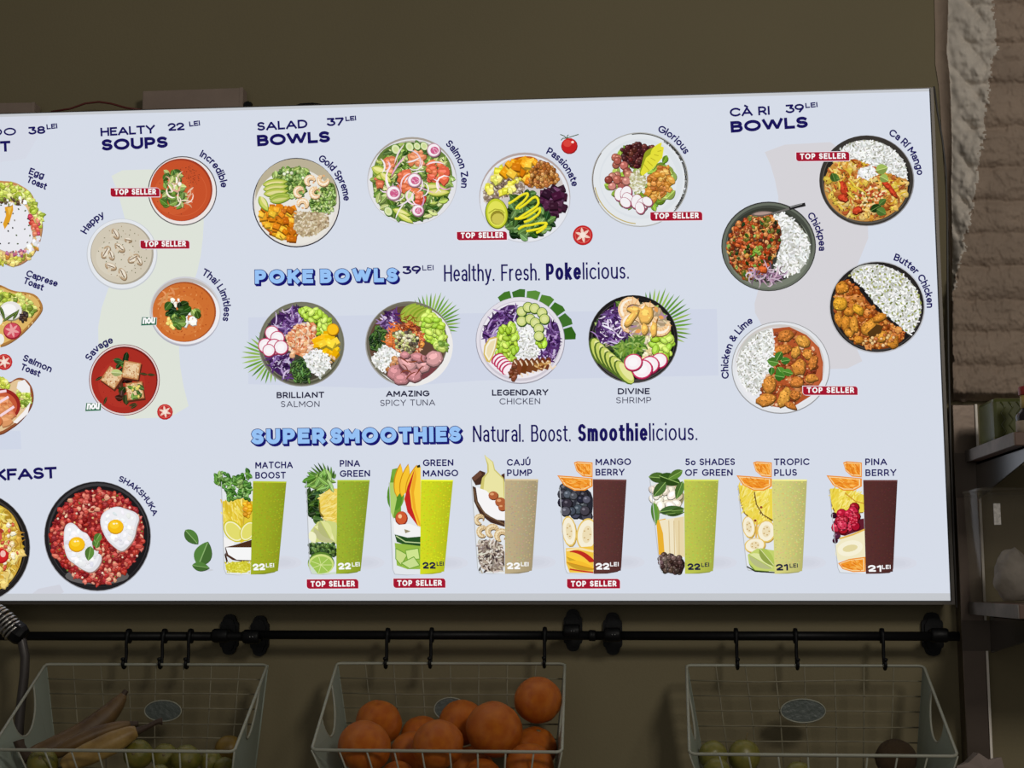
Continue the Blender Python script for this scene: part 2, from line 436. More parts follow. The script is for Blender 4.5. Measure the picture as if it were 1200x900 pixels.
g('1', .3, [(0, .82), (.28, 1), (.28, 0)])
g('2', .68, arc(.33, .7, .32, .3, 165, -25, 8) + [(.02, 0), (.68, 0)])
g('3', .66, [(.04, 1), (.6, 1), (.3, .6)] + arc(.32, .3, .33, .3, 90, -155, 9))
g('5', .62, [(.56, 1), (.1, 1), (.06, .56)] + arc(.3, .31, .32, .31, 110, -145, 9))
g('7', .66, [(0, 1), (.66, 1), (.22, 0)])
g('8', .66, arc(.33, .76, .28, .24, 270, -90, 12), arc(.33, .26, .33, .26, 90, 450, 14))
g('9', .68, arc(.34, .68, .34, .32, 0, 360, 16), [(.68, .68), (.66, .5), (.36, 0)])
g('o°', .66, arc(.33, .33, .33, .33, 0, 360, 16))
g('&', .78, [(.78, 0), (.2, .68)] + arc(.36, .82, .2, .18, 190, -30, 8) + [(.14, .42)] + arc(.3, .24, .27, .24, 140, 330, 8) + [(.74, .42)])
g('.', 0, [(0, 0), (0, .02)])
g(' ', .16)
h = X / 2
g('a', .52, [(.04, X * .86)] + arc(.28, X - .2, .24, .2, 120, 0, 5) + [(.52, 0)], arc(.27, .2, .25, .2, 50, 310, 8) + [(.52, .1)])
g('b', .6, [(0, 0), (0, 1.05)], arc(.31, h, .31, h, 0, 360, 14))
g('c', .54, arc(.32, h, .32, h, 48, 312))
g('d', .6, [(.6, 0), (.6, 1.05)], arc(.3, h, .3, h, 0, 360, 14))
g('e', .6, [(.03, h), (.6, h)] + arc(.31, h, .3, h, 5, 312))
g('f', .36, [(.16, 0), (.16, .82)] + arc(.36, .84, .2, .2, 180, 95, 4), [(0, X), (.34, X)])
g('g', .6, arc(.3, h, .3, h, 0, 360, 14), [(.6, X), (.6, -.05)] + arc(.31, -.04, .29, .26, 0, -150, 7))
g('h', .54, [(0, 0), (0, 1.05)], [(0, X - .3)] + arc(.27, X - .27, .27, .27, 180, 0, 7) + [(.54, 0)])
g('i', 0, [(0, 0), (0, X - .02)], [(0, 1.0), (0, 1.04)])
g('k', .5, [(0, 0), (0, 1.05)], [(.46, X), (0, .26)], [(.16, .4), (.5, 0)])
g('l', 0, [(0, 0), (0, 1.05)])
g('m', .92, [(0, 0), (0, X)], [(0, X - .28)] + arc(.23, X - .24, .23, .24, 180, 0, 7) + [(.46, 0)], [(.46, X - .28)] + arc(.69, X - .24, .23, .24, 180, 0, 7) + [(.92, 0)])
g('n', .54, [(0, 0), (0, X)], [(0, X - .3)] + arc(.27, X - .27, .27, .27, 180, 0, 7) + [(.54, 0)])
g('o', .64, arc(.32, h, .32, h, 0, 360, 16))
g('p', .6, [(0, -.28), (0, X)], arc(.31, h, .31, h, 0, 360, 14))
g('r', .32, [(0, 0), (0, X)], [(0, X - .28)] + arc(.26, X - .26, .26, .26, 180, 85, 4))
g('s', .44, _S(.44, X))
g('t', .36, [(.15, .92), (.15, .18)] + arc(.33, .18, .18, .18, 180, 280, 4), [(0, X), (.35, X)])
g('u', .54, [(0, X), (0, .27)] + arc(.27, .27, .27, .27, 180, 360, 7), [(.54, X), (.54, 0)])
g('v', .56, [(0, X), (.28, 0), (.56, X)])
g('y', .56, [(0, X), (.28, 0)], [(.56, X), (.28, 0), (.18, -.22), (.02, -.28)])
g('í', 0, [(0, 0), (0, X)], [(-.04, .88), (.1, 1.06)])

def layout(txt, gap):
    """skeleton strokes of a line of text -> [(stroke points)], width"""
    x = 0; out = []; toks = txt.replace('5o ', '5\x01 ')
    for i, ch in enumerate(toks):
        ch = 'o°' if ch == '\x01' else ch
        w, st = GL[ch]
        if i: x += gap
        for q in st: out.append([(x + a, b) for a, b in q])
        x += w
    return out, x
def square_caps(q, e):
    if len(q) < 2 or q[0] == q[-1]: return q
    def ext(a, b):
        L = math.hypot(a[0] - b[0], a[1] - b[1]) or 1e-6
        return (a[0] + (a[0] - b[0]) / L * e, a[1] + (a[1] - b[1]) / L * e)
    return [ext(q[0], q[1])] + q[1:-1] + [ext(q[-1], q[-2])]
def stroke(A, q, w, col, k):
    closed = len(q) > 2 and math.hypot(q[0][0] - q[-1][0], q[0][1] - q[-1][1]) < 1e-6
    if closed: q = q[:-1]
    else: q = square_caps(q, w / 2)
    n = len(q)
    for i in range(n if closed else n - 1):
        (x0, y0), (x1, y1) = q[i], q[(i + 1) % n]; L = math.hypot(x1 - x0, y1 - y0)
        if L < 1e-5: continue
        nx, ny = -(y1 - y0) / L * w / 2, (x1 - x0) / L * w / 2
        A.k = k; A.poly([(x0 + nx, y0 + ny), (x1 + nx, y1 + ny), (x1 - nx, y1 - ny), (x0 - nx, y0 - ny)], col)
    for i in range(n):
        if not closed and i in (0, n - 1): continue
        a, b, c = q[i - 1], q[i], q[(i + 1) % n]
        t0 = math.atan2(b[1] - a[1], b[0] - a[0]); t1 = math.atan2(c[1] - b[1], c[0] - b[0]); dt = (t1 - t0 + math.pi) % (2 * math.pi) - math.pi
        if abs(dt) < .05: continue
        sg = 1 if dt < 0 else -1; h2 = w / 2
        p0 = (b[0] - math.sin(t0) * h2 * sg, b[1] + math.cos(t0) * h2 * sg); p1 = (b[0] - math.sin(t1) * h2 * sg, b[1] + math.cos(t1) * h2 * sg)
        A.k = k
        if abs(dt) < 1.75:
            mt = (t0 + dt / 2); ml = h2 / math.cos(dt / 2)
            A.poly([b, p0, (b[0] - math.sin(mt) * ml * sg, b[1] + math.cos(mt) * ml * sg), p1], col)
        else:
            A.poly([b, p0, p1], col)
    A.k = k + 1
NAVY = (27, 22, 90)
def text(A, txt, p0, p1, cap, w, col=NAVY, gap=.3, slant=0.0, passes=None):
    """line of lettering from baseline point p0 to p1 (photo pixels); cap = capital height, w = stroke width"""
    st, tw = layout(txt, gap); A.o = (0, 0); A.S = 1.0
    dx, dy = p1[0] - p0[0], p1[1] - p0[1]; L = math.hypot(dx, dy); ux, uy = dx / L, dy / L
    sx = (L - w) / max(tw, 1e-6); sy = cap - w
    for off, ww, cc in (passes or [((0, 0), w, col)]):
        k = A.k
        for q in st:
            pp = []
            for a, b in q:
                u = w / 2 + a * sx + slant * b * sy; v = w / 2 + b * sy
                pp.append((p0[0] + ux * u + uy * v + off[0], p0[1] + uy * u - ux * v + off[1]))
            stroke(A, pp, ww, cc, k)
        A.k = k + 1
def arc_text(A, txt, c, r, a0, a1, cap, w, col=NAVY, gap=.3):
    """lettering round a plate: clockwise degrees from the top, baseline radius r"""
    st, tw = layout(txt, gap); A.o = (0, 0); A.S = 1.0; k = A.k
    for q in st:
        pp = []
        for u, v in q:
            t = math.radians(a0 + (a1 - a0) * (u / tw)); rr = r + w / 2 + v * (cap - w)
            pp.append((c[0] + rr * math.sin(t), c[1] - rr * math.cos(t)))
        stroke(A, pp, w, col, k)
    A.k = k + 1

# ------------------------------------------------------------------ setting
mb = MB(); mb.box((-2.2, 0.0, 0.0), (2.2, 0.12, 3.2)); wall = mb.build('wall_back', M_WALL); tag(wall, kind='structure')
mb = MB(); mb.box((-2.2, -5.0, -0.1), (2.2, 0.12, 0.0)); tag(mb.build('floor', M_FLOOR), kind='structure')

# rough brick pier to the right of the light box: one displaced surface with painted bricks and a pale broken edge
def brick_pier():
    # (row y px, left edge of the return px, right edge of the pale return px)
    prof = [(-60, 1092, 1105, 1166), (0, 1095, 1112, 1163), (40, 1096, 1111, 1166), (60, 1096, 1110, 1168), (75, 1096, 1112, 1160), (100, 1100, 1114, 1159), (130, 1102, 1115, 1155),
            (160, 1104, 1116, 1152), (190, 1106, 1116, 1147), (215, 1108, 1115, 1143), (250, 1110, 1116, 1139), (275, 1112, 1116, 1131), (300, 1113, 1117, 1126), (320, 1113, 1116, 1122),
            (345, 1113, 1115, 1115), (471, 1115, 1116, 1116)]
    ys = [p[0] for p in prof]
    mort = [-40, 6, 52, 99, 150, 196, 236, 275, 312, 352, 390, 429, 469]
    NY, NX = 330, 190; vs, fs, mi = [], [], []
    for iy in range(NY + 1):
        y = -60 + (470 + 60) * iy / NY
        l = np.interp(y, ys, [p[1] for p in prof]); g0 = np.interp(y, ys, [p[2] for p in prof]); r = np.interp(y, ys, [p[3] for p in prof])
        r += 4 * noise.noise(Vector((y * .07, 3, 1))) + 3 * noise.noise(Vector((y * .25, 9, 1)))
        for ix in range(NX + 1):
            t = ix / NX
            x = l + (1330 - l) * t ** 1.35
            n1 = noise.noise(Vector((x * .035, y * .05, 0))); n2 = noise.noise(Vector((x * .12, y * .13, 5))); n3 = noise.noise(Vector((x * .3, y * .3, 9)))
            yy = y + 3.5 * n1 + 1.5 * n2 + 0.012 * (x - 1180) * math.sin(y * .01)
            dm = min(abs(yy - q) for q in mort)
            cour = sum(1 for q in mort if q < yy); px = (x + 95 * (cour % 2) + 23 * math.sin(cour * 3.7)) % 190
            dv = min(px, 104 - px)
            e = dm
            face = .031 + .0085 * min(1, max(0, (e - 1.5) / 9)) ** .7 + .005 * n1 + .0034 * n2 + .0020 * n3
            if x < g0: d = .002 + .016 * max(0, (x - l) / max(g0 - l, .1)) ** 2
            elif x < r + 3:
                u = (x - g0) / max(r - g0, 1); d = .016 + (face - .016) * min(1, u * 1.05) ** .9
                dg = math.sin((y * .066 - x * .075)) ; d += .010 * (abs(dg) - .55) * min(1, 2.2 * u, max(0, 2.2 * (1.06 - u)) + .2) + .003 * n2
            else: d = face
            if iy > NY - 6: d = max(.004, d - .004 * (iy - NY + 6) + .003 * n2)
            q = at(x, y + (2 * n2 if iy == NY else 0), -d); vs.append(q)
            mi.append(1 if (g0 - 1 < x < r + 4 * n3 + 3 * n2 and y < 352) else 0)
    F, MI = [], []
    for iy in range(NY):
        for ix in range(NX):
            a = iy * (NX + 1) + ix; F.append((a, a + 1, a + NX + 2, a + NX + 1)); MI.append(mi[a])
    b = MB(); b.v = [Vector(v) for v in vs]; b.f = F; b.m = MI; b.smooth = [True] * len(F)
    # close the bottom and the left against the wall
    n0 = len(b.v); row = NY * (NX + 1)
    for ix in range(NX + 1): q = b.v[row + ix]; b.v.append(Vector((q.x, -0.001, q.z + .001)))
    for ix in range(NX): b.f.append((row + ix, row + ix + 1, n0 + ix + 1, n0 + ix)); b.m.append(0); b.smooth.append(False)
    return tag(b.build('wall_right', [M_BRICK, M_PLASTER]), kind='structure')
brick_pier()

# ------------------------------------------------------------------ the light box
ZT = float(at(540, 118.2, Y_SIGN)[2]); ZB = float(at(700, 708.4, Y_SIGN)[2]); XR = float(at(1108, 450, Y_SIGN)[0] ); XL = float(at(-190, 450, Y_SIGN)[0])
SIGN = empty('menu_sign', ((XL + XR) / 2, 0.0, ZB), 'wide glowing white menu light box with dish pictures, hung on the olive wall', 'menu board')
CX_, CZ_ = (XL + XR) / 2, (ZT + ZB) / 2
fw = 0.0048
mb = MB(); mb.box((XL + .002, Y_SIGN + .004, ZB + .002), (XR - .002, -0.001, ZT - .002)); mb.build('casing', M_CASE, SIGN)
mb = MB()
for a, b_ in (((XL, Y_SIGN - .002, ZB), (XR, Y_SIGN + .03, ZB + fw)), ((XL, Y_SIGN - .002, ZT - .0012), (XR, Y_SIGN + .03, ZT)),
              ((XR - fw, Y_SIGN - .002, ZB + fw), (XR, Y_SIGN + .03, ZT - .0012)), ((XL, Y_SIGN - .002, ZB + fw), (XL + fw, Y_SIGN + .03, ZT - .0012))):
    mb.box(a, b_)
mb.build('frame', M_CASE, SIGN)
mb = MB(); mb.box((XL + fw, Y_SIGN - .0023, ZB + fw), (XR - fw, Y_SIGN - .0002, ZB + fw + .0012)); mb.box((XR - fw - .0016, Y_SIGN - .0023, ZB + fw), (XR - fw, Y_SIGN - .0002, ZT - .002)); mb.build('frame_seam', M_SEAM, SIGN)
M_FACE = emis('backlit_white_fabric', col=lin((214, 220, 232)))
M_FACE2 = emis('backlit_fabric_hem', col=lin((196, 199, 204)))
mb = MB(); mb.box((XL + fw, Y_SIGN, ZB + fw), (XR - fw, Y_SIGN + .003, ZT - .0012)); FACE = mb.build('light_panel', M_FACE, SIGN); FACE['label'] = 'glowing white fabric face'
hem = .0125
mb = MB(); mb.box((XL + fw, Y_SIGN - .0004, ZB + fw), (XR - fw, Y_SIGN - .0001, ZB + fw + hem)); mb.box((XL + fw, Y_SIGN - .0004, ZT - .006), (XR - fw, Y_SIGN - .0001, ZT - .0012)); mb.build('fabric_hem', M_FACE2, SIGN)

C1, C2, C3, C4, C5, C6, C7, C8 = (0, 90), (0, 300), (0, 500), (280, 110), (540, 110), (820, 100), (820, 290), (270, 320)
D1, D2, D3, D4, D5 = (530, 320), (200, 500), (440, 500), (640, 500), (840, 500)
GREENS = [(96, 134, 52), (124, 160, 68), (74, 110, 46), (154, 182, 92)]
DKG = [(40, 70, 30), (62, 96, 40), (84, 122, 50), (30, 52, 26)]
def circ(x, y, r, n=30, ry=None, a0=0, a1=360):
    return [(x + r * math.cos(math.radians(a0 + (a1 - a0) * i / n)), y + (ry or r) * math.sin(math.radians(a0 + (a1 - a0) * i / n))) for i in range(n + (a1 - a0 != 360))]

# faint tinted panels behind the dishes
for pts, c in (([(128, 200), (190, 198), (222, 206), (238, 240), (239, 268), (234, 310), (222, 345), (209, 400), (212, 440), (224, 488), (124, 492), (113, 395), (121, 350), (144, 305), (150, 270), (138, 225)], (222, 227, 217)),
    ([(893, 171), (1000, 165), (1022, 268), (1004, 312), (990, 350), (1000, 400), (1014, 431), (930, 434), (885, 372), (884, 350), (908, 290), (914, 240), (906, 200)], (213, 211, 216)),
    ([(291, 372), (840, 362), (842, 440), (560, 446), (440, 455), (291, 450)], (208, 214, 230)),
    ([(0, 136), (58, 135), (30, 186), (0, 190)], (213, 217, 229)),
    ([(0, 505), (24, 505), (25, 526), (0, 527)], (208, 215, 231)),
    ([(30, 702), (45, 690), (70, 685), (75, 694), (60, 702)], (208, 210, 220))):
    A = Art((0, 0), .0003); A.S = 1; A.poly(A.sm(pts, 1) if len(pts) > 6 else pts, c); A.build('tinted_panel', SIGN, 'faint tinted shape behind the dishes')

# ---- soups
A = Art(C1, seed=11); A.clip = (846, 533, 140, 140)
A.ell(855, 535, 162, 163, (92, 88, 90)); A.ell(855, 535, 157, 158, (236, 228, 226)); A.ell(850, 530, 146, 147, (160, 60, 36)); A.ell(846, 533, 142, 142, (198, 82, 44)); A.ell(815, 550, 95, 95, (206, 92, 50)); A.ring(850, 540, 118, 112, 3, (208, 96, 56), -40, 120)
A.scat(circ(880, 470, 55), 60, lambda x, y: A.ell(x, y, 3, 2.4, A.pick([(130, 52, 30), (160, 70, 40)])))
A.scat(circ(800, 570, 90), 26, lambda x, y: A.ell(x, y, 3, 2.4, (150, 64, 38)))
A.leaves([(780, 445), (850, 440), (850, 500), (880, 560), (850, 610), (760, 600), (770, 520)], 42, 42, GREENS + [(186, 200, 120)], asp=.6)
A.shreds([(780, 450), (880, 480), (905, 590), (850, 610), (760, 580)], 17, 62, 7, [(240, 214, 190), (250, 236, 220), (222, 170, 140)], curl=1.6)
A.ell(842, 502, 9, 9, (250, 246, 240)); A.build('soup_picture', SIGN, 'printed bowl of orange soup topped with sprouts')
A = Art(C1, seed=12); A.clip = (569, 826, 138, 138)
A.ell(572, 832, 166, 167, (198, 202, 208)); A.ell(572, 830, 162, 163, (228, 231, 236)); A.ell(572, 828, 148, 146, (170, 162, 146)); A.ell(569, 826, 142, 141, (208, 199, 180)); A.ell(545, 850, 95, 85, (214, 206, 188))
def mush(x, y, r, t):
    c, d = math.cos(math.radians(t)), math.sin(math.radians(t))
    A.ell(x + 2, y + 4, r * 1.05, r * .62, (140, 118, 92), t); A.ell(x, y, r, r * .56, (186, 160, 128), t); A.ell(x + 3 * d, y - 3 * c, r * .8, r * .38, (232, 222, 204), t)
    A.line([(x - r * .7 * c, y - r * .7 * d), (x + r * .7 * c, y + r * .7 * d)], 4, (112, 84, 58)); A.ell(x - d * r * .6, y + c * r * .6, r * .3, r * .55, (216, 204, 182), t)
for q in ((540, 735, 26, 60), (495, 820, 32, 120), (520, 835, 24, 70), (560, 800, 28, 40), (625, 850, 30, 150), (650, 862, 22, 60), (518, 888, 28, 20), (574, 924, 30, 65), (600, 765, 18, 10)): mush(*q)
A.scat(circ(575, 820, 120), 60, lambda x, y: A.ell(x, y, 3.5, 2, A.pick([(120, 112, 84), (96, 104, 60), (168, 150, 124)]), A.r.uniform(0, 180)))
A.build('soup_picture', SIGN, 'printed bowl of cream soup with mushroom slices')
A = Art(C2, seed=13); A.clip = (862, 262, 146, 138)
A.ell(868, 262, 166, 162, (176, 176, 188)); A.ell(868, 256, 165, 160, (206, 206, 212)); A.ell(866, 250, 158, 146, (190, 182, 178)); A.ell(872, 268, 158, 145, (236, 234, 238)); A.ell(864, 262, 149, 141, (168, 84, 40)); A.ell(860, 264, 145, 136, (206, 112, 50)); A.ell(850, 280, 105, 96, (212, 122, 58))
A.grains(circ(860, 262, 128), 110, 10, 5, [(180, 84, 36), (224, 146, 84), (196, 98, 40)])
A.shreds([(720, 180), (800, 130), (820, 160), (730, 240)], 10, 60, 10, [(222, 150, 92)])
A.blobs([(800, 205), (850, 205), (840, 240), (800, 240)], 6, 14, [(246, 240, 226)]); A.blobs([(865, 265), (915, 275), (910, 320), (870, 315)], 9, 15, [(250, 248, 240)])
A.blobs([(780, 290), (830, 290), (830, 330), (785, 330)], 8, 16, [(230, 190, 90), (240, 214, 120)])
A.leaves([(780, 235), (870, 215), (880, 260), (840, 290), (785, 270)], 14, 42, DKG, asp=.75); A.leaves([(800, 285), (860, 290), (860, 345), (820, 345)], 8, 38, GREENS, asp=.8); A.leaves([(900, 255), (930, 255), (930, 280), (900, 280)], 3, 34, GREENS, asp=.8)
A.build('soup_picture', SIGN, 'printed white bowl of orange soup with coriander')
A = Art(C2, seed=14); A.clip = (581, 584, 150, 150)
A.ell(583, 581, 166, 167, (120, 60, 60)); A.ell(583, 581, 163, 164, (226, 206, 204)); A.ell(583, 581, 156, 157, (120, 30, 26)); A.ell(581, 584, 152, 152, (168, 46, 36)); A.ell(570, 600, 110, 110, (176, 52, 40))
A.scat(circ(580, 590, 120), 40, lambda x, y: A.ell(x, y, 2.5, 2, (146, 36, 30)))
A.leaves([(540, 470), (590, 470), (580, 540), (560, 540)], 7, 44, DKG + [(130, 146, 70)]); A.leaves([(545, 570), (620, 570), (600, 690), (555, 680)], 10, 46, [(52, 34, 26), (70, 40, 28), (50, 60, 30)], asp=.7)
for x, y, t in ((525, 570, 35), (615, 535, 100), (632, 632, -8)):
    c, d = math.cos(math.radians(t)), math.sin(math.radians(t)); s_ = 40
    sq = lambda z: [(x + z * (a * c - b * d), y + z * (a * d + b * c)) for a, b in ((-1, -1), (1, -1), (1, 1), (-1, 1))]
    A.poly([(a + 4, b + 8) for a, b in sq(s_ * 1.04)], (92, 40, 26)); A.poly(sq(s_), (190, 128, 78)); A.poly(sq(s_ * .86), (222, 184, 136)); A.poly(sq(s_ * .6), (232, 202, 160)); A.grains(sq(s_ * .9), 34, 10, 5, [(200, 146, 96), (240, 216, 178), (176, 110, 64)])
A.leaf(520, 545, 56, 34, 5, (190, 204, 130), (226, 232, 180)); A.leaves([(600, 610), (660, 610), (660, 660), (610, 660)], 8, 34, GREENS); A.blobs([(600, 615), (650, 610), (650, 660)], 5, 8, [(230, 206, 110)])
for x, y, t in ((480, 565, 150), (655, 550, 10), (690, 555, 5), (500, 660, 110), (612, 715, -30), (640, 690, 160)): A.leaf(x, y, 40, 13, t, (60, 50, 30), (96, 96, 50))
A.build('soup_picture', SIGN, 'printed bowl of red soup with three toasted cubes')

# ---- breakfast pans
A = Art(C3, seed=15); A.clip = (460, 512, 238, 244)
A.ell(457, 514, 251, 258, (150, 150, 156)); A.ell(457, 513, 248, 255, (34, 32, 34)); A.ell(460, 508, 236, 243, (60, 58, 60)); A.ell(461, 514, 231, 236, (28, 26, 28))
A.poly(circ(455, 700, 150, 20, 40), (96, 92, 92))
mass = [(385, 300), (500, 292), (580, 330), (650, 400), (676, 470), (672, 540), (640, 620), (575, 690), (520, 735), (460, 742), (400, 728), (330, 690), (270, 630), (235, 560), (230, 500), (255, 440), (285, 380), (330, 340)]
A.blobs(mass, 560, 13, [(176, 50, 44), (196, 74, 66), (150, 32, 34), (206, 106, 90), (186, 60, 52), (222, 160, 130), (128, 30, 34)], (140, 36, 36), hi=34)
A.balls(mass, 50, 5, [(224, 190, 130), (120, 136, 60), (240, 214, 190)], hi=False)
def egg(pts, yx, yy, r):
    pts = A.sm(pts); A.poly([(x + 4, y + 6) for x, y in pts], (160, 120, 110)); A.poly(pts, (222, 222, 226)); cx = sum(p[0] for p in pts) / len(pts); cy = sum(p[1] for p in pts) / len(pts)
    A.poly([(cx + (x - cx) * .9 - 3, cy + (y - cy) * .9 - 4) for x, y in pts], (238, 238, 242))
    A.blobs([(cx + (x - cx) * .8, cy + (y - cy) * .8) for x, y in pts], 30, 14, [(232, 232, 238), (244, 244, 246)], hi=6, sh=.93)
    A.ell(yx, yy + 3, r * 1.06, r * .98, (206, 150, 20)); A.ell(yx, yy, r, r * .9, (246, 190, 24)); A.ell(yx - 6, yy - 6, r * .6, r * .5, (252, 208, 50)); A.ell(yx - 8, yy - 12, 6, 4, (255, 246, 210)); A.ell(yx + 5, yy - 13, 5, 3, (255, 246, 210))
egg([(475, 410), (510, 385), (550, 372), (590, 385), (640, 402), (655, 430), (640, 470), (632, 520), (605, 560), (570, 590), (530, 560), (500, 530), (480, 490), (468, 450)], 542, 467, 36)
egg([(300, 470), (325, 448), (350, 455), (380, 490), (410, 500), (430, 540), (440, 590), (480, 600), (470, 650), (430, 688), (385, 670), (345, 640), (315, 620), (298, 560)], 360, 550, 37)
for q in ((470, 500, 50, 38, 120), (440, 530, 40, 34, 60), (425, 560, 70, 44, 100), (450, 570, 40, 26, -70)): A.leaf(q[0], q[1], q[2], q[3], q[4], (96, 140, 60), (150, 186, 110))
A.build('pan_picture', SIGN, 'printed black pan of tomato shakshuka with two eggs')
A = Art(C3, seed=16); A.clip = (-122, 566, 242, 242)
A.ell(-122, 567, 264, 264, (150, 150, 156)); A.ell(-122, 566, 261, 261, (34, 31, 30)); A.ell(-122, 562, 244, 244, (62, 56, 52)); A.ell(-122, 566, 238, 238, (24, 22, 22))
om = [(-250, 390), (-60, 350), (10, 370), (60, 410), (90, 470), (108, 560), (100, 640), (60, 720), (0, 768), (-100, 780), (-250, 740)]
A.blobs(om, 200, 24, [(214, 172, 60), (228, 196, 84), (190, 146, 48), (236, 210, 120)], (206, 166, 62), hi=24, sh=.8)
A.shreds([(0, 400), (95, 470), (105, 600), (40, 730), (-20, 740)], 70, 50, 6, [(236, 214, 120), (180, 130, 44), (244, 226, 150)])
A.blobs([(-40, 480), (60, 440), (90, 600), (20, 680), (-40, 640)], 30, 12, [(238, 216, 170), (206, 96, 66), (246, 232, 200)])
A.ell(5, 606, 36, 36, (170, 24, 30)); A.ell(4, 602, 32, 32, (206, 36, 40)); A.ell(14, 596, 13, 16, (240, 190, 180)); A.ell(2, 490, 14, 12, (170, 60, 40)); A.ell(-2, 516, 12, 20, (206, 84, 70))
A.build('pan_picture', SIGN, 'printed black pan of yellow omelette cut off by the photo edge')

# ---- toasts
A = Art(C1, seed=17)
bread = [(-120, 470), (0, 488), (60, 490), (110, 515), (150, 545), (168, 600), (190, 650), (200, 690), (195, 735), (180, 790), (150, 840), (100, 878), (50, 890), (0, 860), (-120, 880)]
bread = A.sm(bread); A.poly([(x + 3, y + 5) for x, y in bread], (150, 110, 80)); A.poly(bread, (196, 140, 88)); A.poly([(x * .94, 690 + (y - 690) * .94) for x, y in bread], (226, 190, 130))
A.blobs([(-60, 505), (40, 500), (90, 515), (140, 545), (170, 610), (195, 640), (205, 700), (180, 700), (150, 620), (100, 570), (-60, 590)], 80, 15, [(176, 190, 60), (206, 216, 100), (150, 166, 50), (222, 226, 140)])
A.blobs([(-60, 815), (20, 830), (90, 850), (160, 790), (185, 790), (150, 850), (80, 875), (-60, 880)], 40, 13, [(190, 190, 70), (226, 206, 120), (150, 150, 50), (206, 140, 60)])
eg = [(-90, 600), (0, 590), (80, 590), (120, 600), (140, 650), (140, 700), (155, 740), (150, 780), (90, 820), (40, 825), (-20, 800), (-90, 810)]
eg = A.sm(eg); A.poly([(x + 4, y + 5) for x, y in eg], (190, 170, 150)); A.poly(eg, (232, 232, 238)); A.blobs([(150, 780), (180, 745), (180, 790), (140, 820), (80, 835)], 14, 13, [(240, 240, 244), (224, 224, 232)], hi=8, sh=.9)
A.poly([(22, 612), (60, 600), (62, 625), (45, 680), (22, 715), (14, 690), (28, 650)], (222, 160, 40)); A.poly([(34, 615), (56, 610), (44, 650)], (236, 190, 80))
A.blobs([(140, 650), (185, 680), (185, 740), (155, 735)], 10, 14, [(206, 84, 66), (226, 130, 100), (190, 60, 90)]); A.blobs([(40, 815), (130, 815), (100, 840), (30, 830)], 12, 9, [(200, 110, 140), (226, 150, 130), (170, 90, 130)])
A.scat(eg, 34, lambda x, y: A.ell(x, y, 5, 3.5, A.pick([(30, 30, 30), (70, 90, 40), (120, 120, 110)]), A.r.uniform(0, 180)))
A.blobs([(-40, 575), (90, 560), (120, 590), (40, 600)], 22, 10, [(250, 248, 240), (150, 160, 70), (90, 70, 50)])
A.build('toast_picture', SIGN, 'printed toast with a split poached egg on green spread')
A = Art(C2, seed=18)
bread = [(-80, 120), (0, 132), (60, 165), (140, 170), (180, 190), (202, 235), (190, 270), (120, 350), (60, 400), (0, 428), (-80, 420)]
bread = A.sm(bread); A.poly([(x + 3, y + 5) for x, y in bread], (140, 100, 60)); A.poly(bread, (176, 124, 62)); A.poly([(x * .95, 270 + (y - 270) * .93) for x, y in bread], (222, 182, 104))
A.scat(bread, 60, lambda x, y: A.ell(x, y, 6, 3, A.pick([(206, 160, 84), (234, 204, 140), (150, 100, 50)]), A.r.uniform(0, 180)))
A.blobs([(-40, 150), (40, 180), (110, 185), (165, 240), (140, 280), (60, 230), (-40, 240)], 70, 14, [(150, 172, 50), (190, 204, 80), (110, 130, 40), (214, 220, 120)])
A.ell(52, 262, 54, 44, (150, 140, 110)); A.ell(50, 256, 52, 43, (232, 228, 226)); A.ell(42, 250, 34, 26, (246, 244, 244)); A.ell(-20, 300, 34, 30, (240, 238, 236)); A.ell(0, 390, 20, 26, (238, 236, 230))
for q in ((0, 235, 70, 16, 70), (10, 310, 100, 14, -35), (60, 300, 60, 14, -60)): A.leaf(*q, (70, 96, 40), (140, 160, 80))
A.blobs([(100, 260), (130, 270), (110, 310), (90, 300)], 8, 12, [(50, 40, 36), (80, 60, 40)])
A.ell(58, 352, 42, 40, (150, 36, 50)); A.ell(57, 349, 38, 35, (206, 74, 92)); 
for i in range(6): A.leaf(57, 349, 34, 12, i * 60 + 15, (234, 160, 160))
A.build('toast_picture', SIGN, 'printed toast with mozzarella and tomato')
A = Art(C2, seed=19)
bread = [(-90, 580), (0, 560), (40, 600), (80, 568), (120, 574), (150, 610), (158, 670), (140, 720), (90, 780), (40, 815), (0, 838), (-90, 840)]
bread = A.sm(bread); A.poly([(x + 3, y + 5) for x, y in bread], (110, 60, 40)); A.poly(bread, (150, 84, 50)); A.poly([(x * .93, 690 + (y - 690) * .92) for x, y in bread], (226, 196, 150))
A.blobs([(-40, 570), (20, 575), (40, 610), (-40, 640)], 16, 15, [(190, 200, 70), (222, 216, 120)]); A.blobs([(80, 630), (140, 640), (140, 690), (100, 710), (80, 690)], 24, 13, [(176, 196, 60), (206, 216, 110), (120, 146, 44)])
A.poly([(84, 590), (115, 580), (140, 612), (142, 640), (100, 640), (78, 620)], (240, 238, 238)); A.poly([(60, 780), (110, 730), (145, 680), (130, 740), (80, 785)], (244, 240, 238))
A.ell(10, 700, 86, 78, (150, 40, 34)); A.ell(6, 704, 74, 66, (196, 90, 56)); A.ell(0, 712, 62, 52, (222, 146, 96))
A.blobs([(-40, 670), (50, 670), (60, 750), (10, 790), (-40, 780)], 16, 26, [(226, 150, 100), (206, 116, 72)], hi=20, sh=.8)
for q in (((-10, 690), (40, 660)), ((0, 750), (66, 706)), ((-20, 640), (30, 632))): A.line(list(q), 12, (246, 214, 222))
A.build('toast_picture', SIGN, 'printed toast with salmon and red onion rings')

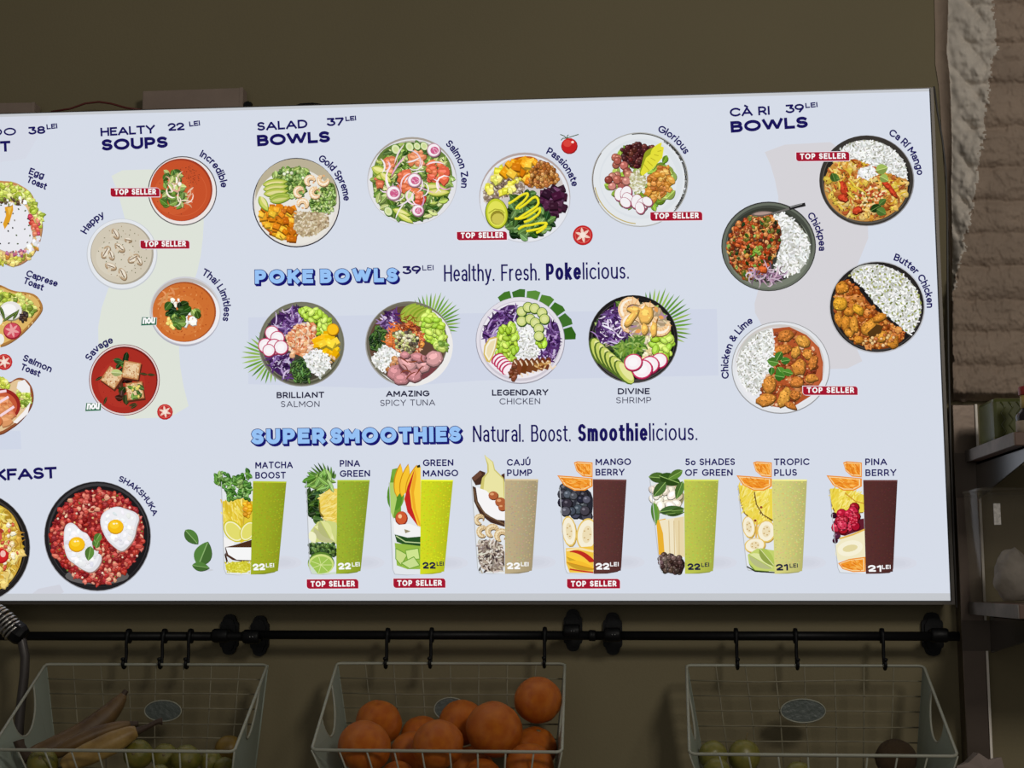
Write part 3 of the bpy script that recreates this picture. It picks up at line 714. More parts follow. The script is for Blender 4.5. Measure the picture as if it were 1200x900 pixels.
# ---- salad bowls
A = Art(C4, seed=21); A.clip = (269, 512, 196, 198)
A.ell(269, 510, 205, 210, (52, 50, 60)); A.ell(269, 509, 200, 205, (226, 222, 216)); A.ell(269, 476, 192, 172, (186, 176, 150)); A.ell(262, 528, 186, 178, (232, 229, 222))
A.leaves([(160, 380), (220, 345), (320, 345), (330, 400), (300, 470), (240, 490), (200, 420)], 90, 30, GREENS + [(176, 200, 110)], (90, 116, 50), asp=.6)
A.leaves([(340, 470), (440, 400), (460, 470), (440, 550), (370, 570), (330, 520)], 100, 26, GREENS + [(170, 200, 120), (196, 214, 140)], (90, 116, 50), asp=.5); A.balls([(330, 480), (440, 450), (440, 550), (340, 560)], 26, 7, [(196, 214, 150), (150, 186, 90)]); A.balls([(190, 360), (310, 350), (300, 400), (190, 410)], 20, 8, [(222, 230, 196), (160, 190, 110)])
A.cubes([(105, 540), (170, 522), (255, 530), (262, 620), (268, 680), (200, 690), (140, 650), (100, 610)], 60, 15, [(240, 170, 40), (226, 134, 26), (250, 200, 60), (200, 110, 24)], (176, 90, 24))
A.grains([(262, 550), (420, 560), (420, 620), (360, 660), (300, 672), (258, 640)], 230, 14, 8, [(206, 190, 158), (180, 160, 124), (226, 214, 190), (150, 128, 96), (196, 176, 140)], (176, 156, 122))
A.avo(110, 425, 120, 40, -8, 3, (2, 22)); A.avo(95, 480, 80, 40, 60, 1); A.avo(140, 490, 100, 36, -10, 2, (4, 12), ((170, 190, 80), (214, 214, 130)))
for q in ((335, 408, 19, 90), (396, 402, 21, -20), (285, 460, 20, 60), (360, 462, 21, 30), (298, 518, 20, 150)): A.shrimp(*q, w=24)
A.build('bowl_picture', SIGN, 'printed salad bowl with shrimp, avocado and pumpkin cubes')
A = Art(C4, seed=22); A.clip = (812, 410, 204, 198)
A.ell(812, 408, 211, 206, (196, 196, 202)); A.ell(812, 404, 207, 202, (168, 160, 150)); A.ell(812, 412, 207, 200, (226, 226, 230)); A.ell(812, 400, 188, 182, (186, 180, 168))
reg = [(640, 300), (700, 240), (790, 225), (900, 240), (980, 290), (1005, 380), (990, 470), (930, 570), (820, 606), (720, 590), (650, 520), (620, 420)]
A.leaves(reg, 200, 46, GREENS + GREENS + DKG[1:3] + [(176, 196, 90), (196, 210, 130), (214, 222, 150)], (104, 128, 60), asp=.5); A.speck(reg, 120, [(50, 70, 34), (222, 226, 170), (150, 170, 80)], 14, 6)
A.blobs([(760, 380), (800, 380), (800, 450), (760, 450)], 8, 26, [(222, 110, 74)]); A.blobs([(890, 320), (960, 330), (960, 400), (890, 410)], 12, 26, [(216, 92, 62), (230, 120, 80)]); A.blobs([(800, 450), (870, 460), (860, 510), (800, 510)], 8, 24, [(206, 86, 56), (228, 126, 84)]); A.blobs([(810, 270), (870, 270), (860, 330), (800, 330)], 8, 24, [(226, 140, 100)]); A.blobs([(690, 300), (725, 300), (725, 370), (690, 370)], 6, 20, [(222, 130, 92)]); A.blobs([(640, 395), (680, 400), (660, 430)], 3, 20, [(206, 110, 76)])
for q in ((620, 345, 90, 46, 20), (640, 390, 80, 36, -10), (660, 370, 70, 34, 40), (870, 430, 110, 44, 10), (880, 460, 110, 40, 0), (720, 540, 90, 34, 20), (740, 560, 90, 28, 30)): A.avo(q[0], q[1], q[2], q[3], q[4], 1, cols=((206, 210, 100), (232, 226, 150)))
for q in ((735, 260, 26), (800, 248, 24), (835, 245, 20), (800, 480, 28), (868, 245, 22), (700, 550, 24)): A.slice_(q[0], q[1], q[2], (96, 140, 60), (222, 230, 180), (206, 220, 150), .8, 60)
A.shreds(reg, 26, 110, 7, [(244, 226, 236), (238, 214, 230), (248, 240, 240), (214, 160, 196)], curl=1.5)
for q in ((913, 263, 32), (822, 404, 33), (724, 464, 34), (838, 546, 28)): A.slice_(q[0], q[1], q[2], (200, 150, 170), (248, 240, 244), None); A.ell(q[0] + 4, q[1] + 2, q[2] * .62, q[2] * .56, (206, 96, 140)); A.shreds(circ(q[0] + 4, q[1], q[2] * .5), 6, 22, 3, [(238, 190, 210)])
A.build('bowl_picture', SIGN, 'printed salad bowl with salmon, greens and pink radish slices')
A = Art(C5, seed=23); A.clip = (300, 488, 208, 204)
A.ell(300, 486, 215, 212, (200, 202, 210)); A.ell(300, 482, 212, 207, (180, 164, 160)); A.ell(300, 490, 210, 204, (228, 230, 236)); A.ell(300, 474, 188, 180, (206, 198, 196))
A.grains([(105, 440), (200, 380), (300, 400), (300, 460), (220, 480), (140, 510), (105, 505)], 150, 13, 8, [(150, 130, 116), (196, 180, 164), (96, 76, 70), (222, 212, 200), (130, 110, 90)], (140, 120, 104))
A.blobs([(120, 440), (160, 340), (200, 350), (170, 400), (140, 460)], 10, 24, [(222, 214, 60), (236, 228, 110)]); A.blobs([(190, 460), (270, 385), (290, 400), (220, 470), (160, 460)], 12, 18, [(234, 222, 70), (240, 232, 120)])
A.cubes([(220, 320), (260, 295), (340, 290), (370, 320), (320, 350), (330, 410), (290, 430), (290, 370), (200, 380)], 24, 18, [(244, 172, 34), (228, 136, 24), (250, 200, 60)], (190, 100, 30))
A.balls([(330, 350), (380, 315), (430, 340), (460, 400), (440, 420), (380, 440), (320, 430)], 84, 10.5, [(186, 120, 54), (164, 96, 40), (206, 150, 84), (140, 80, 36)], (96, 54, 24))
A.cubes([(400, 450), (470, 430), (490, 460), (475, 550), (430, 585), (380, 560), (370, 470)], 30, 19, [(62, 26, 48), (78, 36, 62), (50, 20, 38), (120, 76, 110)], (40, 16, 30))
A.leaves([(230, 490), (340, 460), (380, 540), (440, 590), (410, 640), (320, 680), (230, 660), (210, 580)], 90, 46, DKG + [(96, 140, 70), (120, 160, 90)], (44, 70, 34), asp=.6)
for q in ([(215, 520), (250, 500), (290, 470), (320, 465), (300, 500), (262, 530), (260, 545)], [(260, 545), (300, 520), (345, 480), (362, 490), (365, 520), (330, 545), (290, 570), (262, 590)], [(240, 585), (290, 585), (335, 560), (372, 530), (370, 560), (330, 590), (285, 605)], [(262, 640), (290, 620), (330, 615), (370, 605), (410, 605), (380, 630), (330, 640), (300, 645)], [(345, 655), (380, 640), (408, 612)]):
    A.line(A.sm(q, 1)[:-2], 11, (222, 208, 20)); A.line([(x - 1, y - 2) for x, y in A.sm(q, 1)[:-2]], 7, (240, 230, 50))
A.ell(168, 562, 54, 73, (96, 110, 30), -8); A.ell(168, 560, 50, 69, (196, 206, 50), -8); A.ell(168, 562, 42, 60, (226, 226, 90), -8); A.ell(172, 580, 33, 34, (150, 140, 44)); A.ell(174, 586, 29, 26, (206, 196, 84)); A.line([(130, 560), (160, 540), (190, 545), (205, 560)], 5, (170, 170, 50))
A.build('bowl_picture', SIGN, 'printed bowl with chickpeas, beetroot, greens and half an avocado')
A = Art(C5, seed=24); A.clip = (840, 402, 205, 200)
A.ell(840, 402, 227, 222, (176, 176, 172)); A.ell(840, 402, 222, 217, (226, 230, 234)); A.ell(845, 398, 196, 188, (220, 225, 230)); A.ell(835, 400, 180, 172, (226, 230, 234))
A.ring(838, 402, 216, 212, 6, (40, 40, 40), -55, 40); A.ring(840, 402, 220, 215, 4, (60, 60, 56), -100, 60); A.ring(838, 402, 212, 207, 5, (196, 176, 106), 95, 170); A.ring(840, 402, 221, 217, 3, (90, 70, 56), 150, 215)
for i in range(70):
    a = math.radians(A.r.uniform(-60, 40)); A.ell(840 + 214 * math.cos(a), 402 + 209 * math.sin(a), 5, 3, A.pick([(50, 50, 48), (110, 108, 100), (226, 230, 234)]), A.r.uniform(0, 180))
A.leaves([(700, 300), (780, 260), (930, 250), (1000, 350), (990, 470), (900, 540), (760, 530), (690, 440)], 50, 50, [(150, 186, 60), (120, 160, 50), (180, 206, 100)], asp=.6)
A.balls([(755, 260), (830, 230), (900, 250), (905, 280), (850, 350), (770, 330)], 70, 13, [(80, 34, 36), (60, 26, 28), (104, 50, 46)], (56, 24, 26))
A.balls([(680, 380), (740, 320), (790, 350), (795, 400), (740, 440), (685, 440)], 13, 22, [(176, 100, 84), (196, 130, 112), (156, 80, 66)]); A.balls([(720, 290), (750, 290), (750, 330), (725, 330)], 3, 20, [(176, 104, 84)])
A.grains([(790, 380), (840, 350), (870, 400), (860, 450), (820, 470), (795, 430)], 130, 13, 7, [(222, 218, 196), (196, 196, 150), (240, 238, 226), (176, 170, 120)], (190, 184, 140))
A.blobs([(880, 400), (930, 340), (980, 340), (990, 420), (960, 480), (900, 500), (870, 450)], 46, 17, [(216, 150, 64), (230, 180, 92), (180, 110, 44), (200, 132, 50)], (160, 100, 40))
for i in range(6): A.leaf(845 + i * 3 - 2, 385 - i * 16, 74, 34, -62 + i * 3, (150, 160, 36)); A.leaf(850 + i * 8, 375 - i * 17, 66 + 3 * i, 30, -50, A.j((226, 220, 56), 8))
A.poly([(842, 370), (868, 300), (935, 245), (952, 250), (945, 300), (900, 350), (850, 385)], (228, 222, 60)); [A.line([(858 + i * 16, 330 - i * 15), (885 + i * 14, 362 - i * 24)], 4, (190, 180, 40)) for i in range(5)]
for x, y, r, t in ((745, 470, 34, 100), (775, 465, 36, 110), (785, 495, 36, 60), (772, 510, 30, 40), (825, 505, 36, 100), (850, 520, 36, 110), (840, 535, 30, 70), (875, 505, 28, 40)):
    A.ell(x + 2, y + 4, r * 1.03, r * .8, (110, 90, 96), t); A.ell(x, y, r, r * .76, (170, 60, 96), t); A.ell(x - 1, y - 1, r * .9, r * .67, (244, 240, 242), t)
A.build('bowl_picture', SIGN, 'printed clear glass bowl with beans, grapes and radish')

# ---- curry bowls
A = Art(C6, seed=31); A.clip = (781, 448, 204, 194)
A.ell(783, 447, 223, 213, (150, 148, 150)); A.ell(781, 446, 220, 211, (58, 54, 50)); A.ell(781, 452, 207, 196, (92, 86, 78)); A.ell(783, 448, 204, 192, (40, 37, 34)); A.ell(779, 470, 196, 168, (196, 140, 70))
cur = [(600, 400), (640, 350), (720, 345), (830, 390), (900, 420), (970, 450), (970, 500), (920, 580), (850, 625), (740, 630), (650, 590), (600, 520), (585, 450)]
A.blobs(cur, 170, 17, [(206, 146, 56), (222, 176, 84), (186, 112, 46), (214, 184, 70), (170, 86, 38), (226, 196, 120)], (196, 142, 66), hi=26, sh=.7); A.shreds(cur, 70, 50, 9, [(226, 190, 60), (206, 160, 50), (190, 96, 40), (236, 206, 120), (150, 80, 34)])
A.speck(cur, 150, [(120, 60, 26), (240, 214, 150), (90, 80, 36), (214, 160, 70)], 10, 6)
A.grains([(720, 500), (800, 470), (880, 500), (840, 570), (760, 570)], 110, 15, 10, [(236, 206, 140), (206, 120, 60), (176, 66, 40), (246, 226, 180), (110, 90, 40)])
for q in ((672, 480, 40, 18, 65), (672, 528, 26, 16, 20), (738, 586, 26, 16, -20), (880, 470, 34, 12, 40), (905, 500, 30, 12, 50)): A.chunk(*q, (190, 62, 34))
for q in ((700, 440, 60, 11, 50), (720, 470, 70, 11, 30), (650, 450, 40, 12, 80), (690, 500, 50, 10, 45)): A.leaf(*q, (226, 196, 54), (240, 220, 110))
for q in ((610, 425, 50, 40, 20), (620, 410, 44, 30, 70), (800, 590, 60, 40, -30), (830, 580, 50, 44, 30), (840, 560, 44, 30, -40)): A.leaf(*q, A.pick(DKG), (120, 150, 80))
A.rice([(660, 300), (710, 265), (790, 252), (880, 278), (940, 330), (972, 390), (970, 445), (900, 415), (860, 395), (800, 372), (740, 345), (680, 345)], 300, 18, 6); A.rice([(745, 390), (810, 375), (830, 420), (780, 442), (742, 425)], 46)
for q in ((825, 400, 60, 50, -15), (845, 425, 46, 40, 30)): A.leaf(*q, (160, 186, 90), (206, 220, 140))
A.build('bowl_picture', SIGN, 'printed black bowl of yellow curry with rice')
A = Art(C6, seed=32); A.clip = (322, 764, 200, 186)
A.ell(323, 755, 222, 210, (60, 60, 58)); A.ell(323, 756, 217, 205, (104, 110, 98)); A.ell(325, 748, 204, 186, (70, 74, 66)); A.ell(322, 768, 200, 184, (120, 126, 112)); A.ell(318, 750, 190, 176, (56, 58, 50))
red = [(160, 660), (230, 615), (320, 600), (370, 640), (385, 690), (370, 770), (320, 860), (260, 920), (190, 900), (135, 830), (130, 740)]
A.balls(red, 210, 11, [(190, 96, 48), (164, 66, 32), (206, 124, 70), (130, 56, 28), (220, 160, 96), (176, 84, 36)], (96, 42, 24)); A.blobs(red, 60, 12, [(196, 84, 36), (210, 150, 70), (70, 44, 26), (120, 110, 44), (176, 70, 30)])
A.leaves(red, 40, 22, GREENS + DKG, asp=.6, rib=False); A.speck(red, 150, [(60, 34, 20), (226, 176, 110), (150, 60, 30), (80, 90, 36)], 9, 5); A.leaves([(245, 770), (270, 760), (275, 790), (250, 795)], 6, 22, [(150, 186, 60), (120, 160, 50)])
A.rice([(340, 610), (390, 595), (450, 640), (500, 700), (520, 770), (500, 830), (460, 880), (400, 900), (350, 860), (370, 790), (388, 700), (370, 640)], 230)
A.shreds([(230, 880), (330, 850), (400, 900), (410, 960), (330, 980), (240, 950)], 44, 74, 6, [(190, 156, 180), (150, 112, 146), (214, 190, 206), (116, 84, 110)], curl=2.2)
A.chunk(298, 862, 20, 18, 0, (206, 96, 44)); A.leaves([(250, 960), (330, 970), (360, 985), (300, 995)], 8, 30, DKG)
A.leaf(240, 606, 110, 26, -5, (110, 96, 90)); A.leaf(250, 604, 90, 14, -5, (176, 150, 140)); A.line([(340, 602), (430, 575), (480, 560)], 9, (110, 106, 102)); A.line([(420, 577), (460, 566), (495, 558)], 17, (36, 34, 36)); A.line([(425, 572), (480, 556)], 4, (150, 150, 150))
A.build('bowl_picture', SIGN, 'printed grey-green bowl of chickpea curry with a spoon')
A = Art(C7, seed=33); A.clip = (831, 281, 212, 202)
A.ell(831, 280, 225, 216, (186, 186, 190)); A.ell(831, 279, 220, 211, (40, 37, 36)); A.ell(831, 284, 210, 200, (64, 60, 58)); A.ell(833, 282, 206, 196, (30, 28, 28))
cur = [(640, 165), (690, 150), (750, 200), (800, 270), (880, 340), (960, 400), (960, 430), (900, 470), (820, 480), (730, 450), (660, 380), (630, 310)]
A.poly(A.sm(cur, 1), (128, 62, 22)); A.blobs(cur, 170, 15, [(184, 96, 34), (200, 116, 46), (160, 78, 26), (140, 66, 24), (206, 130, 60)], None, hi=22, sh=.55)
A.speck(cur, 170, [(90, 42, 16), (214, 140, 64), (150, 66, 24), (226, 170, 100)], 10, 6)
for q in ((664, 188, 30, 30, 0), (655, 262, 34, 34, 0), (650, 335, 20, 36, -15), (684, 350, 19, 40, 5), (722, 360, 20, 40, -4), (742, 290, 30, 22, 30), (800, 372, 46, 34, -35), (850, 416, 26, 30, 40), (905, 440, 28, 34, 10), (745, 432, 26, 18, 10), (700, 400, 22, 18, 20), (842, 330, 36, 18, -25), (700, 300, 24, 20, 0)): A.chunk(*q, A.r.choice([(216, 156, 44), (210, 142, 50), (202, 130, 42)]))
A.poly([(785, 400), (830, 360), (860, 370), (850, 400), (800, 430)], (84, 56, 24)); A.balls([(760, 440), (900, 380), (930, 420), (860, 470), (780, 470)], 26, 8, [(214, 150, 80), (226, 184, 124), (180, 104, 50)])
ri = [(700, 130), (730, 92), (800, 75), (880, 88), (960, 130), (1020, 200), (1042, 280), (1020, 360), (985, 412), (940, 370), (880, 320), (810, 250), (760, 180)]
A.rice(ri, 460, 18, 6); A.grains(ri, 80, 13, 9, [(150, 156, 80), (120, 130, 60), (176, 180, 110)])
A.build('bowl_picture', SIGN, 'printed black bowl split between butter chicken and rice')
A = Art(C7, seed=34); A.clip = (378, 564, 206, 190)
A.ell(380, 563, 231, 217, (150, 150, 152)); A.ell(380, 562, 227, 213, (226, 228, 232)); A.ell(375, 556, 210, 196, (206, 200, 196)); A.ell(372, 566, 206, 192, (232, 232, 236))
A.poly([(340, 380), (420, 372), (500, 410), (560, 470), (578, 540), (575, 620), (530, 690), (450, 740), (370, 750), (280, 735), (290, 680), (330, 600), (350, 500)], (176, 84, 44)); A.poly([(500, 415), (555, 470), (575, 560), (560, 640), (530, 650), (545, 540)], (190, 96, 56))
cur = [(345, 400), (420, 385), (500, 420), (540, 480), (550, 580), (510, 660), (440, 740), (360, 745), (270, 730), (300, 640), (350, 560)]
A.blobs(cur, 110, 14, [(180, 92, 46), (200, 120, 70), (150, 66, 34), (222, 176, 134), (130, 60, 34)], None, hi=22, sh=.5); A.speck(cur, 140, [(96, 44, 22), (226, 180, 130), (160, 76, 36)], 10, 6)
for q in ((400, 415, 40, 26, -20), (482, 438, 34, 28, 20), (385, 480, 56, 22, -15), (450, 490, 20, 32, 20), (505, 500, 26, 24, 0), (465, 560, 34, 40, 30), (530, 540, 20, 36, 20), (455, 630, 32, 28, 0), (525, 612, 30, 20, -5), (325, 640, 32, 44, 10), (310, 714, 50, 28, -5), (395, 700, 26, 48, 25), (425, 740, 34, 14, 20), (445, 690, 26, 22, 0)): A.chunk(*q, A.r.choice([(214, 150, 62), (206, 134, 56), (196, 118, 50)]))
A.rice([(170, 540), (200, 450), (260, 400), (340, 378), (350, 440), (340, 560), (300, 610), (270, 700), (220, 670), (185, 620)], 340, 18, 6)
for q in ((370, 540, 56, 44, 190), (365, 560, 60, 46, 60), (360, 530, 50, 40, -60), (380, 535, 46, 36, -10), (350, 600, 50, 44, 10), (390, 580, 50, 36, 15), (340, 560, 40, 30, 100)): A.leaf(*q, A.pick([(70, 130, 50), (96, 150, 60)]), (150, 190, 110))
A.build('bowl_picture', SIGN, 'printed white bowl of chicken curry with rice and mint')

# ---- poke bowls
PURP = [(92, 56, 118), (62, 34, 84), (120, 84, 150), (206, 190, 222), (80, 44, 102), (48, 24, 64), (166, 136, 190)]
EDA = [(168, 204, 58), (150, 190, 48), (190, 218, 90)]
A = Art(C8, seed=41); A.clip = (333, 334, 194, 190)
A.palm(200, 390, 150, 85, 250, 17, r0=.3)
A.ell(333, 333, 202, 199, (150, 146, 140)); A.ell(333, 332, 199, 196, (110, 110, 92)); A.ell(333, 336, 190, 187, (84, 84, 66)); A.ell(333, 326, 192, 186, (120, 120, 100)); A.ell(330, 332, 180, 176, (70, 66, 54))
A.shreds([(180, 225), (250, 180), (310, 145), (345, 200), (330, 250), (270, 300), (210, 250)], 90, 60, 8, PURP, (64, 36, 84)); A.shreds([(170, 385), (270, 370), (285, 420), (270, 500), (200, 460)], 70, 56, 8, PURP, (64, 36, 84))
A.beans([(320, 175), (370, 155), (440, 190), (470, 225), (440, 260), (420, 290), (395, 280), (390, 230), (340, 200)], 44, 12.5, EDA, (60, 84, 30))
A.blobs([(270, 290), (310, 240), (390, 240), (395, 320), (370, 380), (290, 385), (270, 340)], 60, 17, [(226, 156, 110), (238, 186, 144), (212, 122, 78), (242, 206, 174)], (196, 106, 66), sh=.7); A.speck([(270, 290), (310, 240), (390, 240), (395, 320), (370, 380), (290, 385)], 90, [(200, 90, 50), (246, 214, 184), (226, 150, 100)], 14, 6)
A.cubes([(400, 310), (450, 280), (520, 300), (525, 335), (480, 380), (420, 365)], 16, 22, [(250, 200, 20), (244, 184, 16), (252, 214, 60)]); A.slice_(480, 264, 28, (216, 150, 16), (250, 194, 30), None); 
A.leaves([(280, 420), (330, 395), (380, 440), (370, 510), (300, 510)], 70, 22, DKG + [(84, 130, 60)], (50, 76, 36)); A.rice([(340, 390), (400, 355), (465, 390), (470, 440), (420, 490), (370, 450)], 130, 15, 8); A.blobs([(470, 390), (485, 400), (470, 420)], 3, 12, [(226, 190, 140)])
for q in ((195, 280, 34), (220, 305, 34), (165, 340, 36), (205, 345, 38), (237, 348, 34), (180, 362, 30)): A.slice_(q[0], q[1], q[2], (196, 70, 110), (246, 238, 242), (250, 246, 248))
A.build('bowl_picture', SIGN, 'printed poke bowl with salmon, purple cabbage, mango and a palm leaf')
A = Art(C8, seed=42); A.clip = (838, 331, 196, 192)
A.palm(930, 250, 170, -118, 10, 17, r0=.3)
A.ell(837, 332, 205, 200, (170, 168, 166)); A.ell(838, 330, 201, 197, (120, 116, 100)); A.ell(850, 340, 193, 190, (236, 234, 232)); A.ell(828, 326, 190, 184, (110, 104, 90)); A.ell(830, 330, 180, 176, (96, 70, 56))
A.shreds([(700, 220), (750, 165), (790, 190), (780, 250), (720, 270)], 46, 46, 8, PURP + [(222, 206, 226)], (90, 60, 100)); A.leaves([(650, 300), (690, 250), (725, 270), (720, 330), (680, 370), (650, 345)], 70, 24, DKG, (34, 52, 30)); 
A.avo(800, 225, 110, 60, -50, 5, (18, 6), ((170, 186, 70), (212, 214, 120)))
A.beans([(895, 210), (940, 175), (990, 225), (1010, 300), (990, 340), (940, 330), (905, 290)], 48, 13, EDA, (56, 80, 30)); A.blobs([(950, 340), (1015, 330), (1010, 360), (970, 365)], 6, 18, [(180, 196, 90), (120, 150, 60)])
A.rice([(655, 405), (720, 335), (790, 372), (790, 400), (735, 465), (690, 450)], 130, 15, 8); A.blobs([(730, 450), (770, 400), (800, 400), (760, 470)], 10, 16, [(176, 116, 70), (206, 150, 100)])
A.blobs([(730, 290), (790, 240), (860, 230), (910, 290), (900, 370), (840, 400), (770, 360), (730, 330)], 110, 12, [(206, 106, 60), (186, 88, 52), (222, 140, 96), (150, 72, 56), (226, 150, 70)], (150, 76, 48)); A.speck([(730, 290), (790, 240), (860, 230), (910, 290), (900, 370), (840, 400), (770, 360)], 110, [(110, 50, 36), (236, 190, 150), (226, 120, 50)], 11, 6); A.shreds([(730, 330), (760, 230), (800, 260), (760, 340)], 20, 60, 6, [(226, 120, 50)]); A.shreds([(800, 200), (880, 210), (880, 280), (800, 270)], 22, 60, 4, [(130, 50, 26)])
A.balls([(760, 280), (840, 265), (880, 300), (880, 350), (840, 385), (780, 350)], 80, 9, [(190, 196, 120), (120, 110, 80), (226, 220, 180), (80, 70, 60)])
A.blobs([(760, 440), (850, 400), (930, 380), (990, 375), (1000, 400), (960, 460), (900, 505), (820, 515), (760, 480)], 1, 30, [(196, 130, 134)], (120, 64, 70), hi=20, sh=.7)
for q in ((770, 465, 34, 40, 20), (830, 425, 52, 32, 30), (800, 495, 40, 30, 0), (865, 480, 36, 30, -20), (905, 430, 34, 40, 20), (955, 400, 44, 36, -20), (880, 395, 40, 22, 10), (820, 385, 24, 18, 0)): A.chunk(*q, A.r.choice([(214, 158, 158), (200, 136, 140), (222, 172, 168)]), sp=.15)
A.shreds([(800, 400), (900, 395), (900, 470), (800, 480)], 8, 60, 6, [(130, 64, 44)])
A.build('bowl_picture', SIGN, 'printed poke bowl with pink tuna, green beans and a palm leaf')
A = Art(D1, seed=43); A.clip = (319, 316, 196, 192)
for i in range(7):
    a = math.radians(-110 + i * 17); x, y = 330 + 200 * math.cos(a), 320 + 195 * math.sin(a)
    A.poly([(330 + 150 * math.cos(a - .15), 320 + 150 * math.sin(a - .15)), (330 + 240 * math.cos(a - .16), 320 + 236 * math.sin(a - .16)), (330 + 252 * math.cos(a), 320 + 246 * math.sin(a)), (330 + 248 * math.cos(a + .1), 320 + 244 * math.sin(a + .1)), (330 + 150 * math.cos(a + .1), 320 + 150 * math.sin(a + .1))], A.pick([(70, 120, 44), (88, 136, 54), (56, 104, 38)]))
A.leaf(480, 250, 80, 60, 60, (50, 96, 44))
A.ell(319, 316, 209, 204, (150, 148, 160)); A.ell(319, 314, 206, 201, (226, 222, 230)); A.ell(319, 318, 192, 188, (206, 200, 210)); A.ell(319, 314, 186, 180, (236, 232, 238))
A.shreds([(160, 240), (220, 165), (300, 140), (320, 200), (280, 235), (220, 270), (200, 300), (130, 310)], 100, 60, 8, PURP, (70, 42, 92)); A.shreds([(440, 240), (490, 220), (510, 300), (500, 370), (470, 420), (410, 400), (440, 340)], 80, 56, 8, PURP, (70, 42, 92))
A.rice([(290, 240), (340, 240), (390, 280), (410, 340), (400, 390), (330, 405), (290, 380), (310, 320)], 150); A.beans([(205, 320), (240, 240), (285, 240), (310, 310), (300, 370), (290, 410), (260, 410), (210, 370)], 50, 12.5, EDA, (80, 100, 40)); A.beans([(400, 320), (435, 310), (430, 345), (405, 340)], 4, 13, EDA)
for q in ((325, 180), (355, 160), (385, 165), (420, 185), (325, 225), (365, 215), (432, 215), (388, 232), (405, 260), (406, 295)): A.slice_(q[0], q[1], 25, (84, 120, 44), (206, 216, 130), (220, 226, 156))
A.poly([(146, 380), (150, 340), (172, 306), (198, 298), (214, 302), (206, 350), (192, 390), (176, 420), (160, 414)], (214, 186, 96)); A.poly([(152, 380), (156, 344), (176, 312), (208, 304), (200, 350), (186, 388), (172, 412)], (246, 240, 220)); A.poly([(160, 378), (164, 348), (180, 322), (202, 312), (194, 350), (182, 382), (172, 400)], (236, 220, 176))
for i in range(5): A.ell(212 + i * 12, 402 + i * 12, 22, 34, (190, 40, 90), 50); A.ell(216 + i * 12, 404 + i * 12, 19, 30, (250, 236, 242), 50)
for i in range(7): x = 290 + i * 26; A.line([(x - 10, 480 - i * 5), (x + 5, 420 - i * 2), (x + 14, 405)], 26, A.j((120, 66, 36), 14)); A.line([(x, 410), (x + 22, 450), (x + 40, 488 - i * 9)], 7, (236, 214, 186))
A.blobs([(265, 450), (300, 430), (300, 490), (265, 490)], 8, 15, [(110, 60, 34), (80, 40, 26)]); A.grains([(380, 430), (465, 415), (420, 455)], 20, 16, 8, [(220, 180, 120), (176, 120, 60)])
A.build('bowl_picture', SIGN, 'printed poke bowl with cucumber, lemon and sliced chicken')
A = Art(D1, seed=44); A.clip = (848, 310, 200, 197)
A.palm(930, 260, 210, -98, 22, 18, r0=.4)
A.ell(848, 310, 210, 207, (110, 108, 108)); A.ell(848, 308, 207, 204, (32, 30, 30)); A.ell(848, 314, 197, 194, (70, 66, 64)); A.ell(850, 310, 193, 189, (26, 24, 24))
A.leaves(circ(850, 310, 180, ry=176), 90, 60, DKG + GREENS + [(206, 196, 160)], (60, 70, 44)); A.grains([(780, 150), (960, 140), (1020, 240), (1000, 330), (880, 330), (800, 290)], 90, 26, 9, [(226, 206, 170), (206, 180, 150), (176, 140, 170)], (170, 150, 120))
A.shreds([(660, 270), (700, 190), (770, 150), (800, 200), (830, 290), (780, 330), (700, 330)], 130, 60, 8, PURP + [(236, 226, 240)], (64, 40, 84))
A.blobs([(880, 290), (950, 290), (960, 370), (900, 400)], 20, 16, [(236, 226, 190), (222, 206, 150)]); A.beans([(930, 310), (1000, 270), (1030, 300), (1025, 370), (1000, 410), (950, 370)], 28, 16, EDA, (50, 70, 28))
A.shreds([(760, 350), (830, 310), (890, 290), (905, 340), (850, 390), (780, 390)], 80, 50, 9, GREENS + [(110, 150, 40)], (80, 116, 36))
for i in range(6): A.ell(680 + i * 25, 366 + i * 20, 32, 68, (84, 110, 40), 158 - i * 3); A.ell(684 + i * 25, 365 + i * 20, 27, 63, (200, 210, 104), 158 - i * 3); A.ell(690 + i * 25, 362 + i * 20, 18, 50, (230, 230, 156), 158 - i * 3)
for x, y, r in ((970, 410, 40), (925, 430, 46), (890, 450, 50), (848, 418, 44)): A.slice_(x, y, r, (206, 50, 100), (248, 238, 242), (250, 246, 248), .9, -20)
for q in ((840, 170, 44, 60), (850, 240, 44, 120), (925, 190, 42, 30), (975, 240, 38, -20)): A.shrimp(*q, w=40, c0=(244, 208, 160), c1=(252, 240, 222), c2=(230, 160, 90))
for q in ((858, 172, 44, 18, 8), (838, 214, 52, 15, -52), (908, 196, 34, 46, 12), (944, 264, 16, 38, 5), (902, 262, 16, 28, 0)): A.chunk(*q, (244, 190, 96), sp=.2)
A.build('bowl_picture', SIGN, 'printed black poke bowl with shrimp, radish and a palm leaf')

